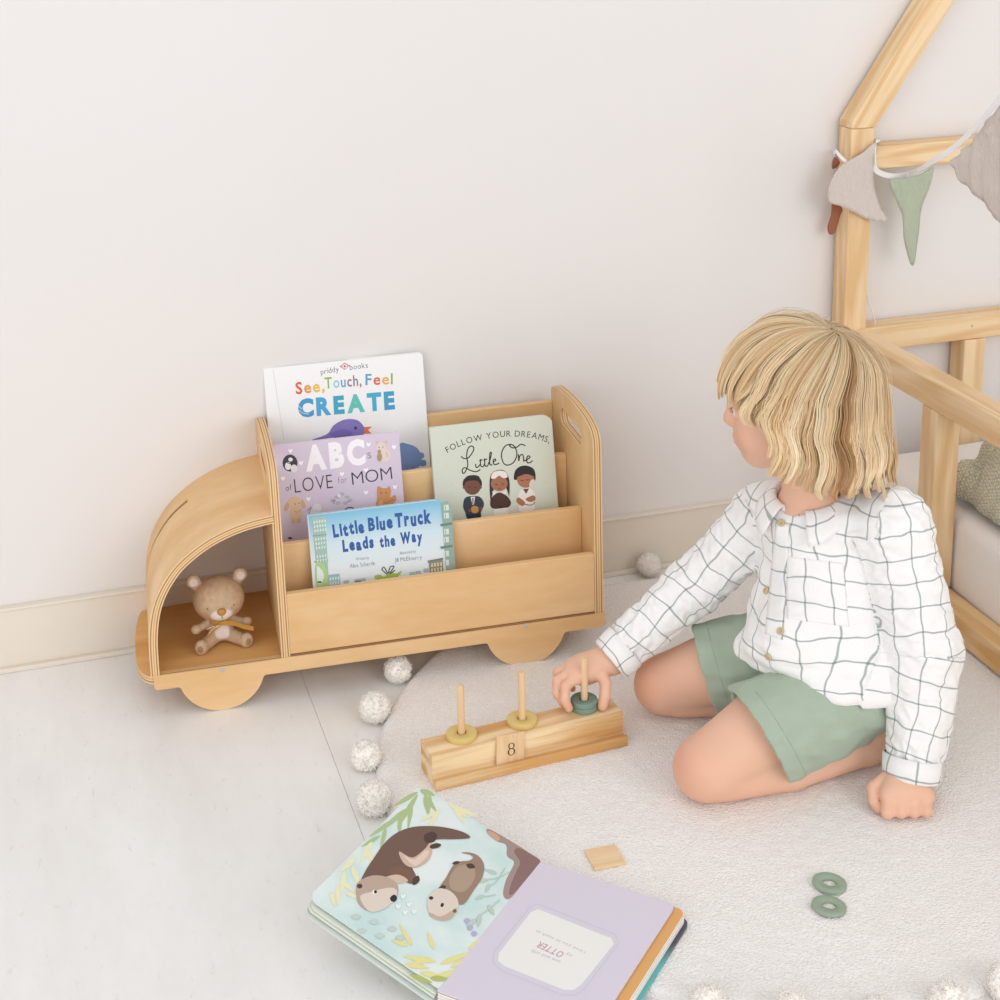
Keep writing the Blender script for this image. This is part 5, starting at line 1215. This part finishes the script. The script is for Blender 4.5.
# collar: stand and turned-down leaves
cf = V((-.80, -.60, 0)).normalized(); cs_ = Z.cross(cf)
def collar():
    P = []; U = []; nphi, nr_ = 72, 8; o0 = 20
    for j in range(nr_+1):
        t = j/nr_
        for i in range(nphi+1):
            ph = R(o0+(360-2*o0)*i/nphi); fr = math.exp(-((min(ph, 2*math.pi-ph)-R(o0))/.55)**2)
            if t < .3: r = .0425+.0035*t/.3; z = -.004+.022*math.sin(t/.3*math.pi/2)
            else:
                s_ = (t-.3)/.7; r = .046+(.024+.008*fr)*s_; z = .018-(.024+.016*fr)*s_**1.15+.004*math.sin(s_*math.pi)
            ang2 = ph if t < .3 else ph+(.16*fr*(t-.3)/.7)*(-1 if ph < math.pi else 1)*-.6
            d = cf*math.cos(ang2)+cs_*math.sin(ang2)
            bz = -.010*math.cos(ang2)-.012*math.sin(ang2)*0
            P.append(Nb+d*r*(1.02)+Z*(z+bz-.004)+V((.000, 0, .001*noise.noise(V((ph*3, t*4, 0)))))); U.append((ph*.062, t*.05))
    me = bpy.data.meshes.new('collar'); me.from_pydata([tuple(p-kid_.location) for p in P], [], [(j*(nphi+1)+i, j*(nphi+1)+i+1, (j+1)*(nphi+1)+i+1, (j+1)*(nphi+1)+i) for j in range(nr_) for i in range(nphi)])
    ul = me.uv_layers.new(name='UVMap')
    for l in me.loops: ul.data[l.index].uv = U[l.vertex_index]
    o = obj('collar', me, PL, shirt, True); so = o.modifiers.new('cloth', 'SOLIDIFY'); so.thickness = .0022; so.offset = 0
collar()
# cuffs
for nm, el, wr, ce, r0, r1 in (('cuff', Lel, Lwr, Lce, .0395, .0372), ('cuff', Rel, Rwr, Rce, .0352, .0330)):
    d = (wr-el).normalized(); e1_ = V((-.7, -.7, 0)); e1_ = (e1_-d*e1_.dot(d)).normalized(); e2_ = d.cross(e1_)
    bm = bmesh.new(); uvl = bm.loops.layers.uv.new('UVMap'); rings = []; na = 40; rowsz = [-.030, -.029, -.0146, .0, .0015, .0, -.02]; rr = [r0-.001, r0+.0015, (r0+r1)/2+.0022, r1+.0016, r1, r1-.002, r1-.003]
    for z_, r_ in zip(rowsz, rr):
        rings.append([bm.verts.new(ce+d*(z_+.004)+(e1_*math.cos(2*math.pi*k/na)+e2_*math.sin(2*math.pi*k/na))*(r_+.0007*math.sin(6*math.pi*k/na+z_*90))-kid_.location) for k in range(na)])
    for j, (a, b2) in enumerate(zip(rings, rings[1:])):
        for k in range(na):
            f = bm.faces.new((a[k], a[(k+1) % na], b2[(k+1) % na], b2[k])); f.smooth = True
            for l, (kk, jj) in zip(f.loops, ((k, j), (k+1, j), (k+1, j+1), (k, j+1))): l[uvl].uv = (kk/na*.21+.01, .2+rowsz[jj]+.011)
    bmesh.ops.recalc_face_normals(bm, faces=bm.faces); obj(nm, bm, PL, shirt, True)

# ---- shorts
g = SDF((.86, 1.60, .004), (1.22, 2.08, .24), .0028)
g.ell(Pv+V((.012, 0, -.012)), (.080, .098, .060), .02)
legs = []
for hp_, kn, r0, r1, t1 in ((Lhp, Lkn, .070, .0750, .625), (Rhp, Rkn, .074, .068, .70)):
    e_ = hp_.lerp(kn, t1)+Z*.013+(TCm_*.007-Z*.002 if kn is Lkn else V())
    g.cone(hp_+(kn-hp_)*.08+Z*.004, e_, r0, r1, .02); legs.append((hp_, kn, e_, r1))
for hp_, kn, e_, r1 in legs:
    d = (kn-hp_).normalized(); d.z *= .3; d.normalize()
    g.ell(e_+d*.30, (.30,)*3, 0, None, 'sub') if False else None
def leg_cut(e_, d, r):
    X, Y, Zz = np.meshgrid(*[g.lo[i]+g.h*np.arange(g.n[i]) for i in range(3)], indexing='ij', sparse=True)
    pl_ = (X-e_[0])*d[0]+(Y-e_[1])*d[1]+(Zz-e_[2])*d[2]; rad = np.sqrt((X-e_[0])**2+(Y-e_[1])**2+(Zz-e_[2])**2)
    g.D = np.maximum(g.D, np.where(rad < r, np.minimum(pl_, 9), -9)).astype(np.float32)
DV = (-RX*.85-UX*.50-FW*.12, -RX*.95-UX*.28+FW*.10)
for (hp_, kn, e_, r1), dv in zip(legs, DV):
    leg_cut(e_+dv*.004, dv.normalized(), r1*1.42)
    mid = hp_.lerp(kn, .5)+Z*.020
    g.cone(e_-(kn-hp_)*.07, e_+(kn-hp_)*.16, r1-.010, r1-.0050, 0, 'sub')
g.cut((0, 0, RT+.002), (0, 0, -1), .003)
vs2, fq2 = g.mesh(2); N2 = normals(vs2, fq2)
dsp = np.array([.0035*noise.noise(V((v[0]*30, v[1]*30, v[2]*60)))+.0065*(1-2*abs(noise.noise(V((v[0]*26+v[2]*20, v[1]*16, 3+v[2]*10)))))*min(1, max(0, (v[0]-.93)/.08)) for v in vs2])
vs2 = vs2+N2*dsp[:, None]
shm = mat('sage_cotton', 'a9b8a6', .85, .12, sheen=.2, bump=.25, bscale=500, vary=.04, vscale=40)
shorts = kobj('shorts', vs2, fq2, shm)
# stitched hem band round each leg
for (hp_, kn, e_, r1), dv in zip(legs, DV):
    dv = dv.normalized(); BV2 = BVHTree.FromPolygons([V(v) for v in vs2], [tuple(f) for f in fq2]); e1_ = Z-dv*Z.dot(dv); e1_.normalize(); e2_ = dv.cross(e1_); c0 = e_-dv*.020; P = []
    for k in range(60):
        a = 2*math.pi*k/60; d = e1_*math.cos(a)+e2_*math.sin(a); h_ = BV2.ray_cast(c0+d*.13, -d, .13)
        if h_[0] is not None and h_[0].z > RT+.006: P.append(h_[0]-kid_.location)
        elif P and len(P) > 3: break
    bm = bmesh.new()
    runs = [[]]
    for i, p in enumerate(P):
        if runs[-1] and (p-runs[-1][-1]).length > .02: runs.append([])
        runs[-1].append(p)
    run = max(runs, key=len)
    if len(run) > 2: tube(bm, run, .00045, 5)
    if len(bm.verts): obj('hem_stitching', bm, mat('sage_thread', '98a796', .9), shorts, True)
    else: bm.free()

# ---- hair
rng = np.random.RandomState(5)
rad0 = np.array([.0930, .0735, .0800]); cen = np.array([-.006, 0, .016])
cr = crown; e1v = np.array([1, 0, 0])-cr*cr[0]; e1v /= np.linalg.norm(e1v); e2v = np.cross(cr, e1v)
if e2v[1] < 0: e2v = -e2v
dn = HR @ np.array([0, 0, -1.])                                     # world down, in head axes
def lerp_tab(x, tab):
    xs, ys_ = zip(*tab); return np.interp(x, xs, ys_)
END = [(0, .016), (25, .014), (45, .008), (60, -.004), (70, -.026), (79, -.062), (88, -.088), (100, -.098), (125, -.108), (150, -.112), (180, -.112)]
def strand(th, off, endz, ph, amp, n_=20, flare=0., al0=.035):
    """points in head axes, from the crown whorl over the skull and down"""
    pts = []; al = al0; th0 = th
    p = None; step = .0115; hang = None; s_ = 0
    while len(pts) < 34:
        if hang is None:
            tw = th+.9*math.exp(-al/.22); d = math.cos(al)*cr+math.sin(al)*(math.cos(tw)*e1v+math.sin(tw)*e2v); q = cen+d*(rad0+off*min(1, .35+al*.8))
            pts.append(q); 
            al += step/.085; nn_ = d/(rad0+off); nn_ /= np.linalg.norm(nn_)
            if nn_@(-dn) < .10 and al > .8: hang = d.copy(); lat = d-dn*(d@dn); lat /= np.linalg.norm(lat); 
        else:
            q = pts[-1]+dn*step*.98+lat*step*flare*(1 if len(pts) < 22 else -.6); pts.append(q)
        if (q-0)@(-dn) < endz and al > .9: break
    P = np.array(pts); k = len(P); t = np.linspace(0, 1, k); L = np.arange(k)*step
    tang = np.gradient(P, axis=0); tang /= np.linalg.norm(tang, axis=1)[:, None]; rad_ = P-cen; rad_ /= np.linalg.norm(rad_, axis=1)[:, None]; side = np.cross(tang, rad_)
    hh = P@dn
    w = amp*np.clip((t-.35)/.65, 0, 1)**1.2
    P = P+side*(w*np.sin(hh*2*np.pi/.074+ph))[:, None]+rad_*(w*.5*np.sin(hh*2*np.pi/.074+ph+1.5))[:, None]
    ti = np.linspace(0, k-1, n_); return np.stack([np.interp(ti, np.arange(k), P[:, q]) for q in range(3)], 1)
ALLV, ALLF, ALLC = [], [], []; base_ = 0; ns = 20; sidesn = 4
cols_ = [lin(h) for h in ('ecd0a6', 'e0bd8e', 'c69b6b', 'efdab6', 'b0865a', 'e6c99e')]
angs = np.arange(sidesn)*2*np.pi/sidesn
def add_strand(P, r, col):
    global base_
    tg = np.gradient(P, axis=0); tg /= np.linalg.norm(tg, axis=1)[:, None]+1e-9
    rd_ = P-cen; rd_ /= np.linalg.norm(rd_, axis=1)[:, None]; s_ = np.cross(tg, rd_); s_ /= np.linalg.norm(s_, axis=1)[:, None]+1e-9; u_ = np.cross(s_, tg)
    rr = r*np.clip(np.minimum(np.linspace(.5, 6, len(P)), np.linspace(5, .25, len(P))), .2, 1)
    ring_ = P[:, None]+(s_[:, None]*np.cos(angs)[None, :, None]+u_[:, None]*np.sin(angs)[None, :, None]*.7)*rr[:, None, None]
    ALLV.append(ring_.reshape(-1, 3)); k = np.arange(len(P)-1)[:, None]*sidesn+np.arange(sidesn)[None]; k2 = np.arange(len(P)-1)[:, None]*sidesn+(np.arange(sidesn)+1)[None] % sidesn
    ALLF.append(np.stack([k, k2, k2+sidesn, k+sidesn], 2).reshape(-1, 4)+base_); base_ += len(P)*sidesn
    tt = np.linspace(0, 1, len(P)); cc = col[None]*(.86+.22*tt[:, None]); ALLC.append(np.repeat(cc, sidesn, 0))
NLK = 150
for li in range(NLK):
    th = (li+rng.rand())/NLK*2*np.pi-np.pi; dg_ = abs(math.degrees(th)); layer = rng.rand()
    off = .006+.016*layer+(.004 if dg_ > 60 else 0); ez = lerp_tab(dg_, END)+rng.uniform(-.012, .010)+(.03*(1-layer) if dg_ > 70 and rng.rand() < .25 else 0)
    amp = (.0016 if dg_ < 50 else .0125)*rng.uniform(.6, 1.4); ph = 1.0*math.sin(th*2.3)+rng.uniform(-.35, .35)+.9*layer; fl2 = (.02 if dg_ < 60 else .16)*rng.uniform(.3, 1.2)
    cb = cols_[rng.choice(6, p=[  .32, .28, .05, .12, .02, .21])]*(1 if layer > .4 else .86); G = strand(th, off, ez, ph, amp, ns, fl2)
    for sidx in range(42):
        dth = rng.normal()*.06; G2 = strand(th+dth, off+rng.normal()*.0018, ez+rng.uniform(-.006, .006), ph+rng.normal()*.06, amp, ns, fl2)
        cl = np.linspace(0, 1, ns)[:, None]**1.3*.80; P = G2*(1-cl)+(G+(G2[0]-G[0])*0+rng.normal(size=3)*.0006)*cl
        j0 = rng.randint(0, 4); P = P[j0:] if j0 else P; add_strand(P, rng.uniform(.0005, .0010), cb*rng.uniform(.86, 1.12))
for _ in range(60):                                                # stray fly-away hairs
    th = rng.uniform(-np.pi, np.pi); P = strand(th, rng.uniform(.024, .034), lerp_tab(abs(math.degrees(th)), END)+.02, rng.rand()*6, .006, ns, .1); add_strand(P, .0004, cols_[3])
HV = np.concatenate(ALLV); HF = np.concatenate(ALLF); HCo = np.concatenate(ALLC)
HV = HV @ HR+a3(HC)
hm = vcol_mat('blond_hair', rough=.42, spec=.45)
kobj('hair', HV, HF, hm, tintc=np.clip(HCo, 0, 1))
# ------------------------------------------------------------------ light
w = bpy.data.worlds.new('daylight'); SC.world = w; w.use_nodes = True
bg = w.node_tree.nodes['Background']; bg.inputs[0].default_value = (.97, .985, 1.0, 1); bg.inputs[1].default_value = .76
def area(name, loc, target, sx, sy, power, col=(1, .98, .95)):
    ld_ = bpy.data.lights.new(name, 'AREA'); ld_.shape = 'RECTANGLE'; ld_.size = sx; ld_.size_y = sy; ld_.energy = power; ld_.color = col
    o = bpy.data.objects.new(name, ld_); C.objects.link(o); o.location = loc
    d = V(target)-V(loc); o.rotation_euler = d.to_track_quat('-Z', 'Y').to_euler(); return o
area('window_and_fill_light', (-2.6, -2.2, 2.3), (.8, 2.3, .2), 3.4, 2.4, 58, (1, .99, .985))
area('window_and_fill_light', (2.3, -2.6, 2.1), (.9, 2.4, .2), 3.0, 2.4, 60, (1, .99, .985))  # added fill light, not a window; brightens the wall right of the truck
SC.view_settings.view_transform = 'Standard'; SC.view_settings.look = 'None'; SC.view_settings.gamma = 1; SC.view_settings.use_curve_mapping = False
SC.view_settings.exposure = .1
